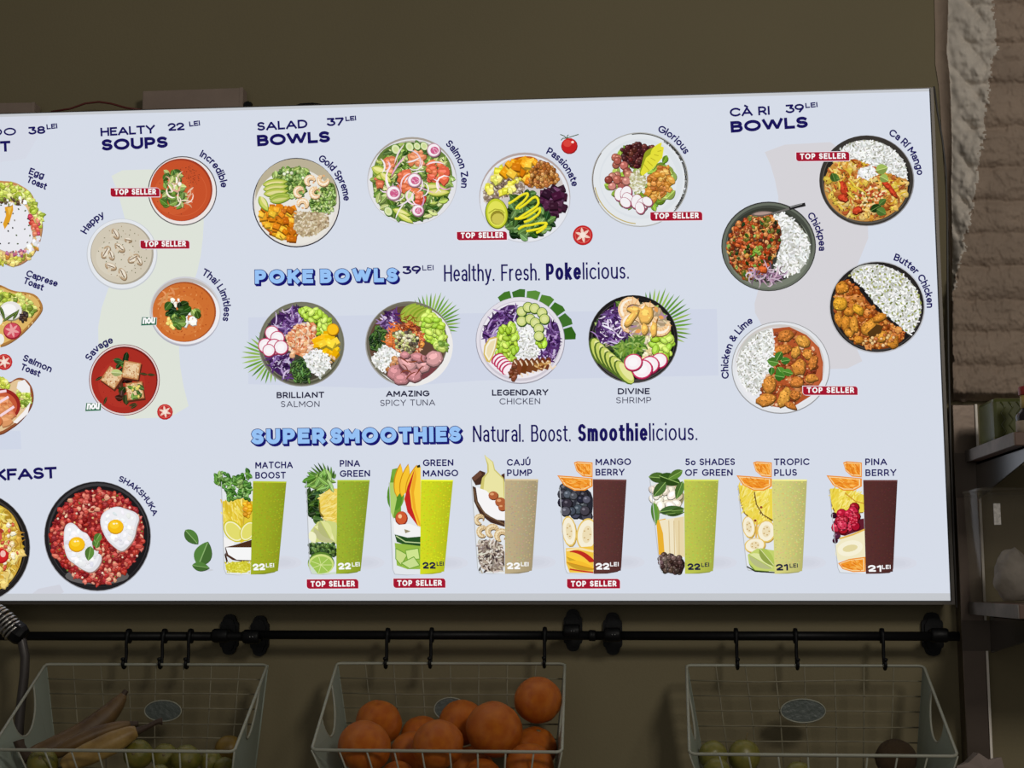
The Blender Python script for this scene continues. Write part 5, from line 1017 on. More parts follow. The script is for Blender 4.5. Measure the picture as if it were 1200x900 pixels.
# ------------------------------------------------------------------ rails with brackets
Y_RAIL = -0.056
M_PIN = mat('steel_pin', (0.4, 0.4, 0.4), 0.3, 1.0)
def half_plate(w, h):
    q = [(1, .0), (1, .5), (.93, .6), (.78, .64), (.72, .74), (.6, .88), (.36, .97), (0, 1)]
    r = [(a * w, b * h) for a, b in q]
    full = r + [(-a, b) for a, b in r[-2::-1]]
    return full + [(a, -b) for a, b in full[-2:0:-1]]
def bracket(parent, px, py, wpx, hpx, pin=True):
    c = P(px, py, -.004); w, hh = mm(wpx / 2, 0), mm(hpx / 2, 0)
    mb = MB(); mb.prism([(c.x + a, -.0002, c.z + b) for a, b in half_plate(w, hh)], (0, -.007, 0)); mb.prism([(c.x + a, -.007, c.z + b) for a, b in half_plate(w * .74, hh * .8)], (0, -.004, 0))
    mb.lathe((c.x, -.008, c.z), (0, -1, 0), [(.011, 0), (.008, .006), (.007, .02), (.0085, .03)], 16)
    z = P(px, py, Y_RAIL).z
    mb.lathe((c.x - .013, Y_RAIL, c.z), (1, 0, 0), [(.0098, 0), (.0112, .003), (.0112, .023), (.0098, .026)], 18)
    mb.lathe((c.x, -.03, c.z), (0, -1, 0), [(.0085, 0), (.0085, .02)], 12)
    b = mb.build('bracket', M_BLACK, parent)
    if pin:
        mb = MB()
        for dx in (-.0022, .0022): mb.lathe((c.x + .002 + dx, Y_RAIL - .0105, c.z + .0006), (0, -1, 0), [(.0011, 0), (.0009, .0014)], 8)
        mb.build('screw', M_PIN, b)
def rail(label, x0, y0, x1, y1, brk, knob0=False, knob1=False):
    a, b = P(x0, y0, Y_RAIL), P(x1, y1, Y_RAIL); b.z = a.z = (a.z + b.z) / 2
    e = empty('rail', (a.x, 0, a.z), label, 'rail', 'black kitchen rails')
    mb = MB(); mb.tube([a, b], .0071, 16); mb.build('rod', M_BLACK, e)
    for q, s in ((a, knob0), (b, knob1)):
        if s:
            sg = 1 if q is b else -1; mb = MB(); mb.lathe(q - Vector((sg * .004, 0, 0)), (sg, 0, 0), [(.0082, 0), (.0088, .003), (.0082, .008), (.006, .0095)], 16); mb.build('end_cap', M_BLACK, e)
    for q in brk:
        c = P(q[0], 742, -.004); zz = a.z; py = q[1]
        bracket(e, q[0], py, q[2], q[3], q[4])
    return e
rail('black iron rail above the banana basket, behind the hose', -60, 745.5, 287, 745.5, [(269, 743.5, 22, 47, False)], False, True)
rail('black iron rail carrying the basket of oranges', 289.5, 745.2, 693, 743.4, [(304.5, 745, 22, 47, True), (671.5, 738.5, 21.5, 48, True)], True, True)
rail('black iron rail at right, carrying the nearly empty basket', 695, 745.2, 1124, 745.4, [(718, 742.5, 22, 48.5, True), (1092.5, 743, 24, 49, False)], True, False)

# ------------------------------------------------------------------ S hooks
def make_hook(px, py):
    c = P(px, py, Y_RAIL); R_ = .0098; q = []
    for a in range(-30, 181, 21): q.append((0, c.y + R_ * math.cos(math.radians(a)), c.z + R_ * math.sin(math.radians(a))))
    q.append((0, c.y - R_ - .0008, c.z - .014)); q.append((0, c.y - R_ + .0012, c.z - .026))
    zb = c.z - .0445
    for a in range(180, 361, 30): q.append((0, c.y - R_ - .0036 + .0052 * -math.cos(math.radians(a)) - .0, zb + .0052 * math.sin(math.radians(a))))
    # the J turns towards the room
    q = q[:-7] + [(0, c.y - R_ - .0008 - (.0068 - .0068 * math.cos(math.radians(a))), zb + .002 - .0068 * math.sin(math.radians(a))) for a in range(0, 181, 30)]
    q.append((0, q[-1][1], q[-1][2] + .006))
    e = empty('hook', (c.x, c.y, c.z), None, None)
    mb = MB(); rr = [.0027] * len(q); rr[-1] = .0022; mb.tube([(c.x, y, z) for _, y, z in q], rr, 10); 
    mb.build('shank', M_BLACK, e)
    mb = MB(); mb.lathe((c.x - .0036, c.y, c.z), (1, 0, 0), [(.0085, 0), (.0118, .0008), (.0118, .0064), (.0085, .0072)], 20); mb.build('ring', M_BLACK, e)
    mb = MB(); t = q[-1]; mb.lathe((c.x, t[1], t[2] - .0014), (0, 0, 1), [(.0022, 0), (.0036, .0014), (.0036, .0042), (.0014, .0056)], 12); mb.build('hook_tip', M_BLACK, e)
    return e
h0 = make_hook(151, 745.5); c0 = h0.location.copy()
def place_hook(px, py, label, first=[True]):
    if first[0]: first[0] = False; o = h0
    else:
        o = h0.copy(); COL.objects.link(o)
        for ch in h0.children:
            c = ch.copy(); COL.objects.link(c); c.parent = o
    o.location = P(px, py, Y_RAIL); tag(o, label, 'hook', 'black hooks on the rails')
for px, py, lb in ((151, 745.5, 'leftmost black S hook holding the banana basket'), (193, 745.5, 'middle black S hook over the banana basket'), (223.5, 745.5, 'black S hook of the banana basket nearest the wall bracket'),
                   (454.5, 744.6, 'left black S hook over the basket of oranges'), (506, 744.2, 'second black S hook over the oranges, right of the first'), (638.5, 743.6, 'black S hook above the topmost orange'),
                   (862.5, 745, 'leftmost black S hook of the nearly empty basket'), (932, 745.2, 'black S hook above the oval badge of the nearly empty basket'), (1033.5, 745.2, 'rightmost black S hook, near the end of the rail')):
    place_hook(px, py, lb)

# ------------------------------------------------------------------ hanging wire baskets
YB, YF = -0.0735, -0.292
M_OVAL = mat('embossed_grey_plate', (0.085, 0.10, 0.09), 0.45, bump=0.8, bscale=120)
def basket(label, bl, br, fl, fr, oval, nv):
    BLv, BRv = P(*bl, YB), P(*br, YB); zt = (BLv.z + BRv.z) / 2; BLv.z = BRv.z = zt
    FLv, FRv = P(*fl, YF), P(*fr, YF); FLv.z = FRv.z = (FLv.z + FRv.z) / 2
    H = .19; zb = zt - H; tp = .030
    bbl, bbr = Vector((BLv.x + tp, YB, zb)), Vector((BRv.x - tp * .66, YB, zb))
    fbl, fbr = Vector((FLv.x + tp * .9, YF + .045, zb)), Vector((FRv.x - tp * .6, YF + .045, zb))
    e = empty('wire_basket', ((BLv.x + BRv.x) / 2, (YB + YF) / 2, zb), label, 'basket', 'pale wire baskets under the menu')
    def rounded(a, b, c, t=.007): return [b + (a - b).normalized() * t, b + (a - b).normalized() * t * .3 + (c - b).normalized() * t * .3, b + (c - b).normalized() * t]
    loop = [BLv, FLv, FRv, BRv]; path = []
    for i in range(4): path += rounded(loop[i - 1], loop[i], loop[(i + 1) % 4])
    mb = MB(); mb.tube(path, .0023, 8, closed=True); mb.build('rim', M_WIRE, e)
    for s, (b, f, bb, fb) in ((1, (BLv, FLv, bbl, fbl)), (-1, (BRv, FRv, bbr, fbr))):
        d = f - b; c = b + d * .45; dn = ((bb + fb) / 2 - (b + f) / 2).normalized(); A_ = d.length * .2; B_ = .05
        hole = [c - d.normalized() * A_ * math.cos(math.radians(a)) + dn * B_ * math.sin(math.radians(a)) - d.normalized() * .0 for a in range(0, 181, 12)]
        mb = MB(); out = [b] + hole + [f, fb, bb]
        mb.prism(out, (s * .0012, 0, 0)); p = mb.build('side_panel', M_MINT, e)
        mb = MB(); mb.tube(hole, .0017, 8); mb.build('handle_loop', M_WIRE, p)
        mb = MB(); mb.tube([b, bb], .0018, 8); mb.build('corner_post', M_MINT, e)
    rnd = random.Random(len(label)); mb = MB(); nr = 8
    for i in range(1, nv):
        t = i / nv; a, c = BLv.lerp(BRv, t), bbl.lerp(bbr, t); mid = a.lerp(c, .45) + Vector((rnd.uniform(-.002, .002), .001, 0)); mb.tube([a, mid, c], .0011, 6)
    for i in range(1, nr):
        t = i / nr * .97; a, c = BLv.lerp(bbl, t), BRv.lerp(bbr, t); mb.tube([a, a.lerp(c, .3) + Vector((0, -.001, rnd.uniform(-.002, .002))), a.lerp(c, .7) + Vector((0, -.001, rnd.uniform(-.002, .002))), c], .0012, 6)
    mb.tube([bbl, bbr], .0018, 6); mb.build('back_grid', M_THIN, e)
    mb = MB()
    for i in range(0, nv + 2):
        t = i / (nv + 1); mb.tube([FLv.lerp(FRv, t), fbl.lerp(fbr, t)], .0013, 6)
    for t in (.62, .98): mb.tube([FLv.lerp(fbl, t), FRv.lerp(fbr, t)], .0013, 6)
    mb.build('front_grid', M_WIRE, e)
    mb = MB()
    for i in range(0, nv + 2):
        t = i / (nv + 1); mb.tube([fbl.lerp(fbr, t), bbl.lerp(bbr, t)], .0011, 6)
    for i in range(0, 6): t = i / 5; mb.tube([fbl.lerp(bbl, t), fbr.lerp(bbr, t)], .0011, 6)
    mb.build('floor_grid', M_THIN, e)
    oc = P(oval[0], oval[1], YB - .003); rx, rz = mm(oval[2], YB), mm(oval[3], YB)
    pl = [(oc.x + rx * math.cos(i * math.pi / 16), oc.y, oc.z + rz * math.sin(i * math.pi / 16)) for i in range(32)]
    mb = MB(); mb.prism(pl, (0, .0014, 0)); o = mb.build('oval_badge', M_OVAL, e)
    mb = MB(); mb.tube([Vector(p) + Vector((0, -.0006, 0)) for p in pl], .0010, 6, closed=True); mb.build('badge_edge', M_WIRE, o)
    return e, zb
B1, ZB1 = basket('pale wire basket at left holding browning bananas and limes', (53.5, 779), (313.5, 778.5), (-11, 879.5), (274.5, 880), (191, 833, 22, 12), 8)
B2, ZB2 = basket('pale wire basket in the middle heaped with oranges', (395, 778.2), (662, 777), (365, 880), (658.5, 880.5), (528, 831, 19, 13), 8)
B3, ZB3 = basket('pale wire basket at right, nearly empty, oval badge showing', (804.5, 779), (1082.5, 781), (808, 883), (1122.5, 887), (941, 833, 25, 13), 8)

# ------------------------------------------------------------------ fruit
M_ORANGE = mat('orange_peel', (0.60, 0.165, 0.012), 0.36, bump=0.5, bscale=300, var=0.3, vscale=3.0, vcol=(0.47, 0.10, 0.008), spec=0.3)
M_SCAR = mat('dry_stem_scar', (0.16, 0.12, 0.05), 0.8)
M_LIME = mat('yellow_green_lime_skin', (0.20, 0.16, 0.022), 0.4, bump=0.2, bscale=260, var=0.35, vscale=2.2, vcol=(0.11, 0.115, 0.016))
M_PEAR = mat('yellow_pear_skin', (0.22, 0.185, 0.038), 0.4, var=0.3, vscale=2.5, vcol=(0.15, 0.145, 0.026))
M_KIWI = mat('brown_fuzzy_skin', (0.10, 0.055, 0.02), 0.9, bump=0.8, bscale=300, var=0.4, vscale=30)
M_AMBER = mat('amber_fruit_skin', (0.25, 0.15, 0.02), 0.45, var=0.3, vscale=30)
def sphere_mb(sq=.96, dim=.06, rough=.012, seed=0, n=26, m_=18):
    mb = MB(); vs = [(0, 0, sq - dim)]
    for i in range(1, m_):
        a = math.pi * i / m_
        for k in range(n):
            b = 2 * math.pi * k / n; v = Vector((math.sin(a) * math.cos(b), math.sin(a) * math.sin(b), math.cos(a) * sq))
            v *= 1 + rough * noise.noise(v * 2.2 + Vector((seed, 0, 0))) - dim * math.exp(-((a / .24) ** 2))
            vs.append(v)
    vs.append((0, 0, -sq)); fs = [(0, 1 + k, 1 + (k + 1) % n) for k in range(n)]
    for i in range(m_ - 2):
        for k in range(n):
            a = 1 + i * n + k; b = 1 + i * n + (k + 1) % n; fs.append((a, a + n, b + n, b))
    L = len(vs) - 1; fs += [(L, 1 + (m_ - 2) * n + (k + 1) % n, 1 + (m_ - 2) * n + k) for k in range(n)]
    mb.add(vs, fs, 0, True); return mb
def make_fruit(name, M, stem, **k):
    o = sphere_mb(**k).build(name, M, loc=(0, 0, 0))
    if stem == 'scar':
        mb = MB(); q = k.get('sq', .96) - k.get('dim', .06); mb.lathe((0, 0, q - .04), (0, 0, 1), [(.13, 0), (.12, .05), (.05, .075)], 8); mb.build('stem_scar', M_SCAR, o)
    elif stem == 'stem':
        mb = MB(); q = k.get('sq', .96) - k.get('dim', .06); mb.tube([(0, 0, q - .05), (.02, 0, q + .15), (.06, .02, q + .42)], [.05, .04, .06], 7); mb.build('stem', M_SCAR, o)
    return o
def put(proto, px, py, Y, rpx, rot, label, cat, group, used=set()):
    if proto.name in used:
        o = proto.copy(); COL.objects.link(o)
        for ch in proto.children:
            c = ch.copy(); COL.objects.link(c); c.parent = o
    else: used.add(proto.name); o = proto
    o.location = P(px, py, Y); s = mm(rpx, Y); o.scale = (s, s, s); o.rotation_euler = [math.radians(a) for a in rot]
    return tag(o, label, cat, group)
OR = make_fruit('orange', M_ORANGE, 'scar', sq=.95, dim=.07, rough=.035)
OG = 'oranges heaped in the middle basket'
for q in ((444, 847, -.135, 27, (160, 20, 0), 'orange at the back left of the heap, behind the leftmost one'), (427, 875, -.247, 31, (190, 10, 50), 'leftmost orange, large, resting on the front rim'),
          (494, 863, -.112, 24.5, (150, 0, 30), 'shaded orange low at the back, left of the oval badge'), (483, 883, -.178, 25.5, (200, 30, 0), 'orange wedged left of the rosy one at mid rim'),
          (513, 873, -.249, 30, (170, -30, 20), 'rosy orange standing in front at the middle of the rim'), (541, 847, -.13, 27, (200, -20, 0), 'orange leaning at the back, under the oval badge'),
          (579, 855, -.205, 33, (200, 20, 70), 'biggest orange, in the centre right of the heap'), (630.5, 820.5, -.155, 27.5, (200, 0, 0), 'topmost orange, perched at the right end of the heap'),
          (627, 876.5, -.165, 25, (22, 12, 0), 'orange with its stem scar up, under the topmost one'), (620.5, 898.5, -.236, 28, (170, 0, 10), 'orange at the front right corner of the basket'),
          (553, 899, -.158, 25, (160, 0, 0), 'orange peeping low between the rosy and the biggest ones'), (565, 912, -.232, 23, (190, 0, 0), 'orange below the biggest one, behind the front wires'), (466, 913, -.236, 21.5, (180, 0, 0), 'orange low behind the front wires, right of the leftmost one')):
    put(OR, q[0], q[1], q[2], q[3], q[4], q[5] + ', in the middle basket' if 'basket' not in q[5] else q[5], 'orange', OG)
LM = make_fruit('lime', M_LIME, 'scar', sq=1.06, dim=.02, rough=.03, seed=4)
LG = 'limes in the banana basket'
for q in ((50, 895, -.257, 18, (60, 20, 0), 'yellowish lime at the left end under the bananas'), (162, 884, -.215, 17, (80, 0, 0), 'yellow-green lime just right of the front banana'), (193, 887, -.195, 15.5, (70, 40, 0), 'greenish lime, second right of the front banana'),
          (218, 890, -.232, 17, (90, 0, 30), 'plump yellow lime at the middle of the right half of the rim'), (247, 893, -.2, 13.5, (70, 10, 0), 'small lime second from the right end of the banana basket'), (263, 900, -.215, 12.5, (70, 60, 0), 'greener small lime at the right end of the banana basket'),
          (187, 910, -.256, 14, (80, 0, 0), 'lime lowest behind the front wires of the banana basket')):
    put(LM, q[0], q[1], q[2], q[3], q[4], q[5], 'lime', LG)
AM = make_fruit('plum', M_AMBER, None, sq=.95, dim=.03, rough=.03, seed=2)
put(AM, 268, 878, -.125, 16.5, (30, 0, 0), 'dark amber round fruit at the back right of the banana basket', 'fruit', None)
PR = make_fruit('pear', M_PEAR, 'stem', sq=1.05, dim=.04, rough=.04, seed=7)
PG = 'small yellow pears in the right basket'
for q in ((835.5, 885, -.175, 16.5, (100, 30, 0), 'yellow pear without visible stem at the left of the right basket'), (872, 886, -.15, 18, (-4, 8, 0), 'olive yellow pear with its dark stem up in the right basket'), (840, 905, -.23, 16, (110, 0, 0), 'yellow pear in front, just behind the front wires at left'), (936, 910, -.215, 16, (0, 6, 0), 'pear whose stem alone shows under the middle of the rim')):
    put(PR, q[0], q[1], q[2], q[3], q[4], q[5], 'pear', PG)
KW = make_fruit('kiwi', M_KIWI, None, sq=.93, dim=.0, rough=.03, seed=9)
put(KW, 1050, 889, -.135, 23, (20, 0, 0), 'brown rough round fruit at the right end of the right basket', 'fruit', None)

# bananas: five-sided tapering bodies with dark stems
M_BAN_A = mat('brown_banana_peel', (0.185, 0.105, 0.032), 0.55, bump=0.2, bscale=90, var=0.55, vscale=22, vcol=(0.075, 0.038, 0.014))
M_BAN_C = mat('spotted_banana_peel', (0.42, 0.27, 0.08), 0.5, bump=0.2, bscale=90, var=0.5, vscale=28, vcol=(0.20, 0.11, 0.03))
M_STEM = mat('dark_banana_stem', (0.05, 0.028, 0.016), 0.7, bump=0.4, bscale=120)
def banana(label, body, stem, tip, M):
    def tube5(mb, pts):
        V_ = [P(x, y, Y) for x, y, r, Y in pts]; R_ = [mm(r, Y) for x, y, r, Y in pts]
        # smooth the centre line
        vv, rr = [], []
        for i in range(len(V_) - 1):
            p0, p1, p2, p3 = V_[max(i - 1, 0)], V_[i], V_[i + 1], V_[min(i + 2, len(V_) - 1)]
            for k in range(5):
                t = k / 5; vv.append(.5 * ((2 * p1) + (p2 - p0) * t + (2 * p0 - 5 * p1 + 4 * p2 - p3) * t * t + (3 * p1 - p0 - 3 * p2 + p3) * t ** 3)); rr.append(R_[i] * (1 - t) + R_[i + 1] * t)
        vv.append(V_[-1]); rr.append(R_[-1]); b = len(mb.v); mb.tube(vv, rr, 15)
        for i, c in enumerate(vv):
            for k in range(15): q = mb.v[b + i * 15 + k]; mb.v[b + i * 15 + k] = c + (q - c) * (1 + .05 * math.cos(k * 2 * math.pi / 3 / 1.0 * 1.0))
    mb = MB(); tube5(mb, body); base = P(body[0][0], body[0][1], body[0][3])
    o = mb.build('banana', M, loc=base)
    for v in (0,): pass
    mb = MB(); tube5(mb, stem); s = mb.build('stem', M_STEM, o)
    if tip: mb = MB(); tube5(mb, tip); mb.build('tip', M_STEM, o)
    return tag(o, label, 'banana', 'bananas in the left basket')
banana('large brown banana at the back with its tip pointing up', [(32, 888, 8, -.236), (44, 883, 11, -.216), (68, 874, 13.5, -.2), (98, 859, 14, -.174), (124, 839, 12, -.155), (138, 824, 8.5, -.145), (145, 814, 4, -.14)], [(22, 868, 6.5, -.245), (24.5, 876, 5.5, -.245), (33, 889, 7, -.236)], [(144, 815, 4.2, -.14), (148, 809, 2.6, -.137)], M_BAN_A)
banana('thin dark banana squeezed between the two larger bananas', [(62, 884, 6, -.24), (82, 874, 8.5, -.238), (108, 862, 9, -.224), (134, 853, 7, -.208), (152, 849, 4.5, -.196)], [(151, 849.5, 4.6, -.196), (162, 848, 3, -.19)], None, M_BAN_A)
banana('yellow spotted banana in front with a long dark stem', [(74, 899, 6, -.256), (82, 893, 10, -.254), (102, 884, 13, -.25), (130, 871, 13.5, -.243), (150, 861, 10, -.235), (160, 857, 6, -.23)], [(159, 857.5, 5, -.23), (172, 852, 3, -.225), (184, 846, 3, -.22), (190, 845, 4.6, -.217)], None, M_BAN_C)

# ------------------------------------------------------------------ hose at the left edge
M_HOSE = mat('dark_grey_hose', (0.065, 0.055, 0.05), 0.4, 0.2)
M_COIL = mat('steel_spring', (0.5, 0.48, 0.45), 0.3, 1.0)
YH = -.098
e = empty('hose', P(22, 905, YH), 'dark hose with a steel spring coil hanging at the left edge', 'hose')
mb = MB(); mb.tube([P(-40, 706, YH), P(-12, 716, YH), P(4, 727, YH), P(18, 740, YH), P(26, 752, YH), P(29.5, 770, YH), P(28.5, 792, YH), P(25, 822, YH), P(22.5, 850, YH), P(21, 905, YH)], mm(5.6, YH), 12); mb.build('tube', M_HOSE, e)
mb = MB(); ce = [P(-40, 706, YH), P(-12, 716, YH), P(4, 727, YH), P(18, 741, YH)]; q = []
for i in range(151):
    t = i / 150 * 3; k = min(int(t), 2); f = t - k; c = ce[k].lerp(ce[k + 1], f); d = (ce[k + 1] - ce[k]).normalized(); u = d.cross(Vector((0, 1, 0))).normalized(); a = i / 150 * 2 * math.pi * 13
    q.append(c + (u * math.cos(a) + Vector((0, 1, 0)) * math.sin(a)) * mm(12.5, YH))
mb.tube(q, mm(1.7, YH), 7); mb.build('spring_coil', M_COIL, e)
a, b = P(13, 736, YH), P(33, 750, YH); mb = MB(); mb.lathe(a, b - a, [(mm(11, YH), 0), (mm(13.5, YH), .004), (mm(13.5, YH), .018), (mm(11, YH), .025), (mm(7, YH), .028)], 8); cl = mb.build('clamp', M_BLACK, e)
for p in cl.data.polygons: p.use_smooth = False

# ------------------------------------------------------------------ things lying on top of the light box
M_CARD = mat('pinkish_grey_cardboard', (0.30, 0.225, 0.18), 0.8, bump=0.2, bscale=60, var=0.15, vscale=20)
M_RED = mat('dark_red_cable', (0.13, 0.02, 0.015), 0.5)
def topbox(label, x0, y0, x1, y1, d0, d1):
    a, b = P(x0, y0, d0), P(x1, y1, d0); mb = MB(); z0 = ZT - .0018
    mb.hexa([(a.x, d0, z0), (b.x, d0, z0), (b.x, d1, z0), (a.x, d1, z0)], [(a.x, d0, a.z), (b.x, d0, b.z), (b.x, d1, b.z), (a.x, d1, a.z)])
    o = mb.build('cardboard_box', M_CARD, loc=((a.x + b.x) / 2, (d0 + d1) / 2, z0), bevel=.002)
    mb = MB(); w = .006
    mb.hexa([(b.x - w, d0 - .0008, z0), (b.x, d0 - .0008, z0), (b.x, d0, z0), (b.x - w, d0, z0)], [(b.x - w, d0 - .0008, b.z), (b.x, d0 - .0008, b.z), (b.x, d0, b.z), (b.x - w, d0, b.z)]); mb.build('side_flap', M_CARD, o)
    return tag(o, label, 'box')
topbox('long pale cardboard box lying on the light box above the soups heading', 167, 106.5, 285, 102.5, -.035, -.008)
topbox('low cardboard box on the light box at the left edge of the photo', -60, 121, 41, 119.8, -.035, -.01)
mb = MB(); mb.tube([P(60, 131, -.03), P(82, 127.5, -.03), P(100, 121.2, -.03), P(116, 119.4, -.03), P(130, 121.4, -.03), P(148, 126.5, -.03), P(168, 129, -.03)], mm(1.3, 0), 8)
o = mb.build('cable', M_RED, loc=P(116, 128, -.03)); tag(o, 'dark red cable humped over the top of the light box', 'cable')
mb = MB(); a = P(287, 121, -.03); b = P(295, 128, -.03); mb.box((a.x, -.036, ZT - .002), (b.x, -.024, a.z)); mb.box((a.x + .002, -.034, a.z), (b.x - .004, -.026, a.z + .002)); o = mb.build('cable_clip', M_BLACK, loc=((a.x + b.x) / 2, -.03, ZT)); tag(o, 'small black clip on the light box right of the long box', 'clip')
mb = MB(); mb.tube([P(340, 127, -.03), P(352, 122.3, -.03), P(366, 121.4, -.03), P(374, 122.5, -.03), P(386, 127, -.03)], mm(1.3, 0), 8); o = mb.build('cable', M_BLACK, loc=P(366, 125, -.03)); tag(o, 'short black cable hump on the light box above the 37 price', 'cable')
M_GREYC = mat('grey_cable_sheath', (0.07, 0.065, 0.06), 0.5)
mb = MB(); mb.tube([P(x, y, -.05) for x, y in ((1094.5, 101.5), (1098.5, 130), (1104.5, 165), (1108.5, 200), (1110, 254), (1110.5, 330), (1111.5, 420), (1114, 520), (1118, 640), (1121, 712))], mm(1.2, 0), 8)
o = mb.build('cable', M_GREYC, loc=P(1121, 712, -.05)); tag(o, 'thin dark grey cable hanging down the right edge of the light box', 'cable')

# ------------------------------------------------------------------ steel post, shelves and what stands on them
YP = -.036
a, b = P(1115.5, 474, YP), P(1145, 474, YP); zlow = P(1150, 1010, YP).z
e = empty('steel_post', ((a.x + b.x) / 2, -.018, zlow), 'brown steel post under the brick pier, right of the light box', 'post')
mb = MB(); mb.box((a.x, YP, zlow), (b.x - .0036, -.001, a.z)); POST = mb.build('upright', M_POST, e, bevel=.0015)
mb = MB(); mb.box((b.x - .0036, YP - .0006, zlow), (b.x, -.001, a.z - .0)); mb.build('edge_highlight', M_EDGE_GLINT, e)  # highlight along the post's right edge, put in as a pale-coloured strip
PX0, PX1 = a.x, b.x
def shelf(label, xf, ytop, ybot, xn, zs0, zs1, brk_far, brk_near, xb):
    t_, b_ = P(xn, ytop, -.33), P(xn, ybot, -.33); x0 = (t_.x + P(xf, (ytop + ybot) / 2, -.045).x) / 2
    e = empty('wall_shelf', (x0 + .13, -.19, b_.z), label, 'shelf', 'wooden shelves on steel brackets')
    mb = MB(); mb.box((x0 + .0015, -.33, b_.z), (x0 + .27, -.041, t_.z)); mb.build('plank', M_PLANK, e, bevel=.0012)
    mb = MB(); mb.box((x0, -.3298, b_.z + .0003), (x0 + .0015, -.0412, t_.z - .0003)); mb.build('end_face', M_PLANKEND, e)
    zf = P(*brk_far, -.045).z; zn = P(*brk_near, -.325).z; xx = P(xb, 560, -.045).x
    mb = MB(); mb.prism([(xx, -.0405, b_.z - .0004), (xx, -.325, b_.z - .0004), (xx, -.325, zn), (xx, -.0405, zf)], (.003, 0, 0)); mb.box((xx, -.324, b_.z - .004), (xx + .03, -.045, b_.z - .0006)); mb.build('bracket', M_SLEEVE, e)
    s0, s1 = P(1130, zs0, YP).z, P(1130, zs1, YP).z
    mb = MB(); mb.box((PX0 - .001, YP - .0035, s1), (xx + .003, YP - .0008, s0)); mb.build('bracket_sleeve', M_SLEEVE2, e)
    return x0, t_.z
US = shelf('upper wooden shelf on a dark bracket, carrying the green canister', 1136, 506.3, 522, 1182, 531, 583, (1145, 585), (1197, 540), 1145)
LS = shelf('lower wooden shelf carrying the clear plastic tub', 1137, 708.5, 725.5, 1192, 727, 762.5, (1154, 765), (1206, 746), 1153)

M_GREEN = mat('green_ribbed_glaze', (0.085, 0.095, 0.018), 0.25, var=0.3, vscale=20)
gx0 = P(1164, 500, -.2).x; gz1 = P(1170, 466, -.2).z; gz0 = US[1] + .0002
e = empty('canister', (gx0 + .05, -.16, gz0), 'green canister embossed with zigzags standing on the upper shelf', 'canister')
mb = MB(); mb.box((gx0, -.2, gz0), (gx0 + .1, -.11, gz1)); mb.build('body', M_GREEN, e, bevel=.006)
mb = MB(); n = 5; hh = (gz1 - gz0)
for i in range(8):
    x = gx0 + .012 + i * .0115; mb.tube([(x + (.006 if k % 2 else 0), -.2005, gz0 + .006 + (hh - .012) * k / 6) for k in range(7)], .0012, 6)
mb.build('zigzag_relief', M_GREEN, e)
# sauce bottle
M_CAPR = mat('red_bottle_cap', (0.25, 0.02, 0.018), 0.4); M_SAUCE = mat('dark_sauce_glass', (0.015, 0.01, 0.012), 0.12); M_LBL = mat('cream_bottle_label', (0.35, 0.27, 0.19), 0.6, var=0.35, vscale=120); M_NECK = mat('yellow_neck_label', (0.35, 0.25, 0.07), 0.5)
YBt = -.27; c = P(1204, 507, YBt); s = (YBt + 2.37) / FPX; bz = US[1] + .0002; top = P(1204, 453, YBt).z; Hh = top - bz
e = empty('sauce_bottle', (c.x, YBt, bz), 'small dark sauce bottle with a red cap on the upper shelf', 'bottle')
f = lambda r: r * s
mb = MB(); mb.lathe((c.x, YBt, bz), (0, 0, 1), [(f(11), 0), (f(12), .002), (f(12), Hh * .34), (f(12.5), Hh * .36), (f(12), Hh * .42), (f(8), Hh * .5), (f(6), Hh * .54), (f(6), Hh * .83)], 20); mb.build('bottle_body', M_SAUCE, e)
mb = MB(); mb.lathe((c.x, YBt, bz), (0, 0, 1), [(f(12.3), Hh * .03), (f(12.3), Hh * .3)], 20); mb.build('label', M_LBL, e)
mb = MB(); mb.lathe((c.x, YBt, bz), (0, 0, 1), [(f(6.4), Hh * .56), (f(6.4), Hh * .82)], 16); mb.build('neck_label', M_NECK, e)
mb = MB(); mb.lathe((c.x, YBt, bz), (0, 0, 1), [(f(7), Hh * .82), (f(8), Hh * .84), (f(8), Hh * .98), (f(7), Hh)], 16); mb.build('cap', M_CAPR, e)
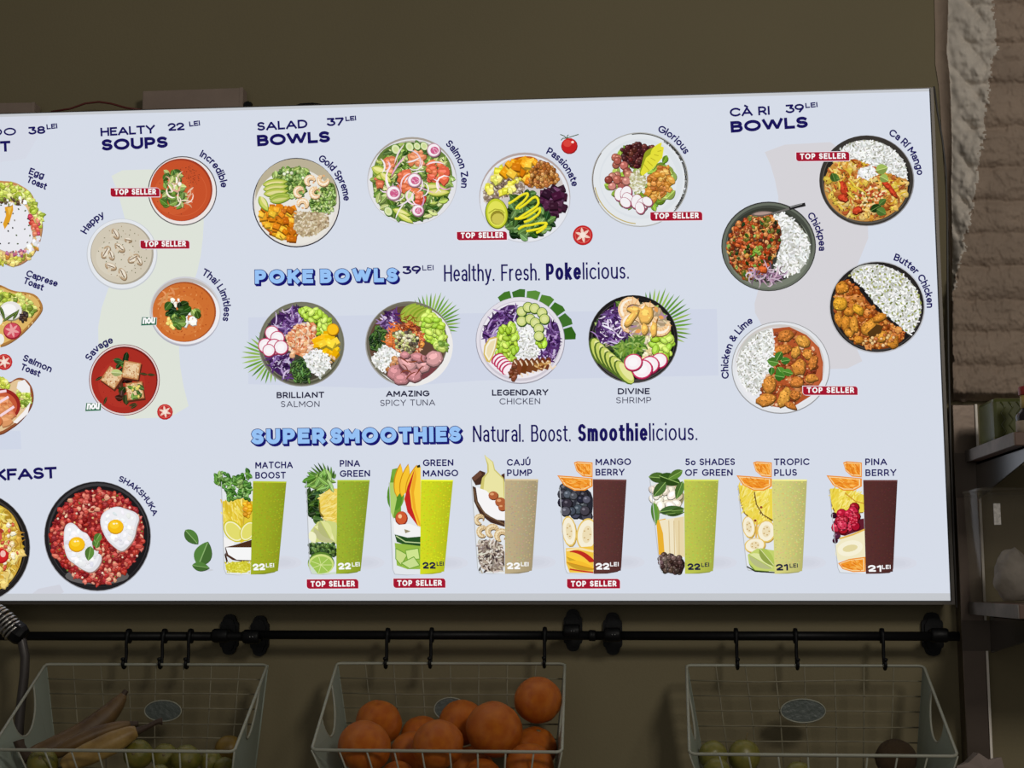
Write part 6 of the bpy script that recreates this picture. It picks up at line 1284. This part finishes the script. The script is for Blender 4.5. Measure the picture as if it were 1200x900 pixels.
# clear tub with white contents
M_TUB = bpy.data.materials.new('clear_plastic'); M_TUB.use_nodes = True; nt = M_TUB.node_tree; bs = nt.nodes['Principled BSDF']
bs.inputs['Base Color'].default_value = (.25, .21, .15, 1); bs.inputs['Roughness'].default_value = .14; bs.inputs['Alpha'].default_value = .2
M_POW = mat('white_powder_bag', (.33, .29, .25), .8, bump=.6, bscale=80, var=.3, vscale=40); M_STK = mat('white_sticker', (.62, .58, .54), .6, var=.45, vscale=220)
YT0, YT1 = -.19, -.08; tx0 = P(1152, 640, YT0).x; tz1 = P(1165, 573, YT0).z; tz0 = LS[1] + .0002
e = empty('plastic_tub', (tx0 + .06, -.135, tz0), 'clear plastic tub with white contents and a sticker on the lower shelf', 'tub')
def rrect(x0, x1, y0, y1, r, z):
    q = []
    for cx, cy, a0 in ((x1 - r, y1 - r, 0), (x0 + r, y1 - r, 90), (x0 + r, y0 + r, 180), (x1 - r, y0 + r, 270)):
        for a in range(0, 91, 18): q.append((cx + r * math.cos(math.radians(a0 + a)), cy + r * math.sin(math.radians(a0 + a)), z))
    return q
mb = MB(); rows = [rrect(tx0, tx0 + .12, YT0, YT1, .018, tz0), rrect(tx0 - .003, tx0 + .123, YT0 - .003, YT1 + .003, .02, tz1)]
n = len(rows[0]); mb.add(rows[0] + rows[1], [tuple(range(n))[::-1]] + [(k, (k + 1) % n, n + (k + 1) % n, n + k) for k in range(n)], 0, True); mb.build('tub_wall', M_TUB, e)
mb = MB(); mb.tube(rrect(tx0 - .003, tx0 + .123, YT0 - .003, YT1 + .003, .02, tz1), .0022, 8, closed=True); mb.build('tub_rim', M_TUB, e)
mb = sphere_mb(sq=1.0, dim=0, rough=.25, seed=3); pc = P(1183, 680, -.15); mb.v = [Vector((pc.x + .008 + v.x * .027, -.14 + v.y * .03, tz0 + .036 + max(-.034, v.z * .042))) for v in mb.v]; mb.build('white_contents', M_POW, e)
a, b = P(1164, 590, YT0 - .003), P(1173, 615, YT0 - .003); mb = MB(); mb.box((a.x, YT0 - .0042, b.z), (b.x, YT0 - .0026, a.z)); mb.build('sticker', M_STK, e)
# crumpled paper at the lower right corner
M_PAPER = mat('grey_brown_paper', (.27, .21, .18), .8, bump=.4, bscale=30, var=.2, vscale=20)
YQ = -.2; pts = [(1121, 898), (1135, 893.5), (1147, 882.5), (1158.5, 890), (1173.5, 887.5), (1177.5, 902), (1180, 960), (1124, 962)]
mb = MB(); q0 = [P(x, y, YQ) for x, y in pts]; q1 = [Vector((v.x + .003 * math.sin(i * 3), YQ + .03, v.z - .004 - .003 * math.cos(i * 2))) for i, v in enumerate(q0)]; n = len(q0); ctr = sum(q0, Vector()) / n + Vector((0, -.008, .01))
mb.add(q0 + q1 + [ctr], [(i, (i + 1) % n, n + (i + 1) % n, n + i) for i in range(n)] + [(i, (i + 1) % n, 2 * n) for i in range(n)] + [tuple(range(2 * n - 1, n - 1, -1))])
o = mb.build('paper_bag', M_PAPER, loc=(ctr.x, YQ, q0[-1].z)); tag(o, 'crumpled grey-brown paper bag top below the steel post', 'paper bag')
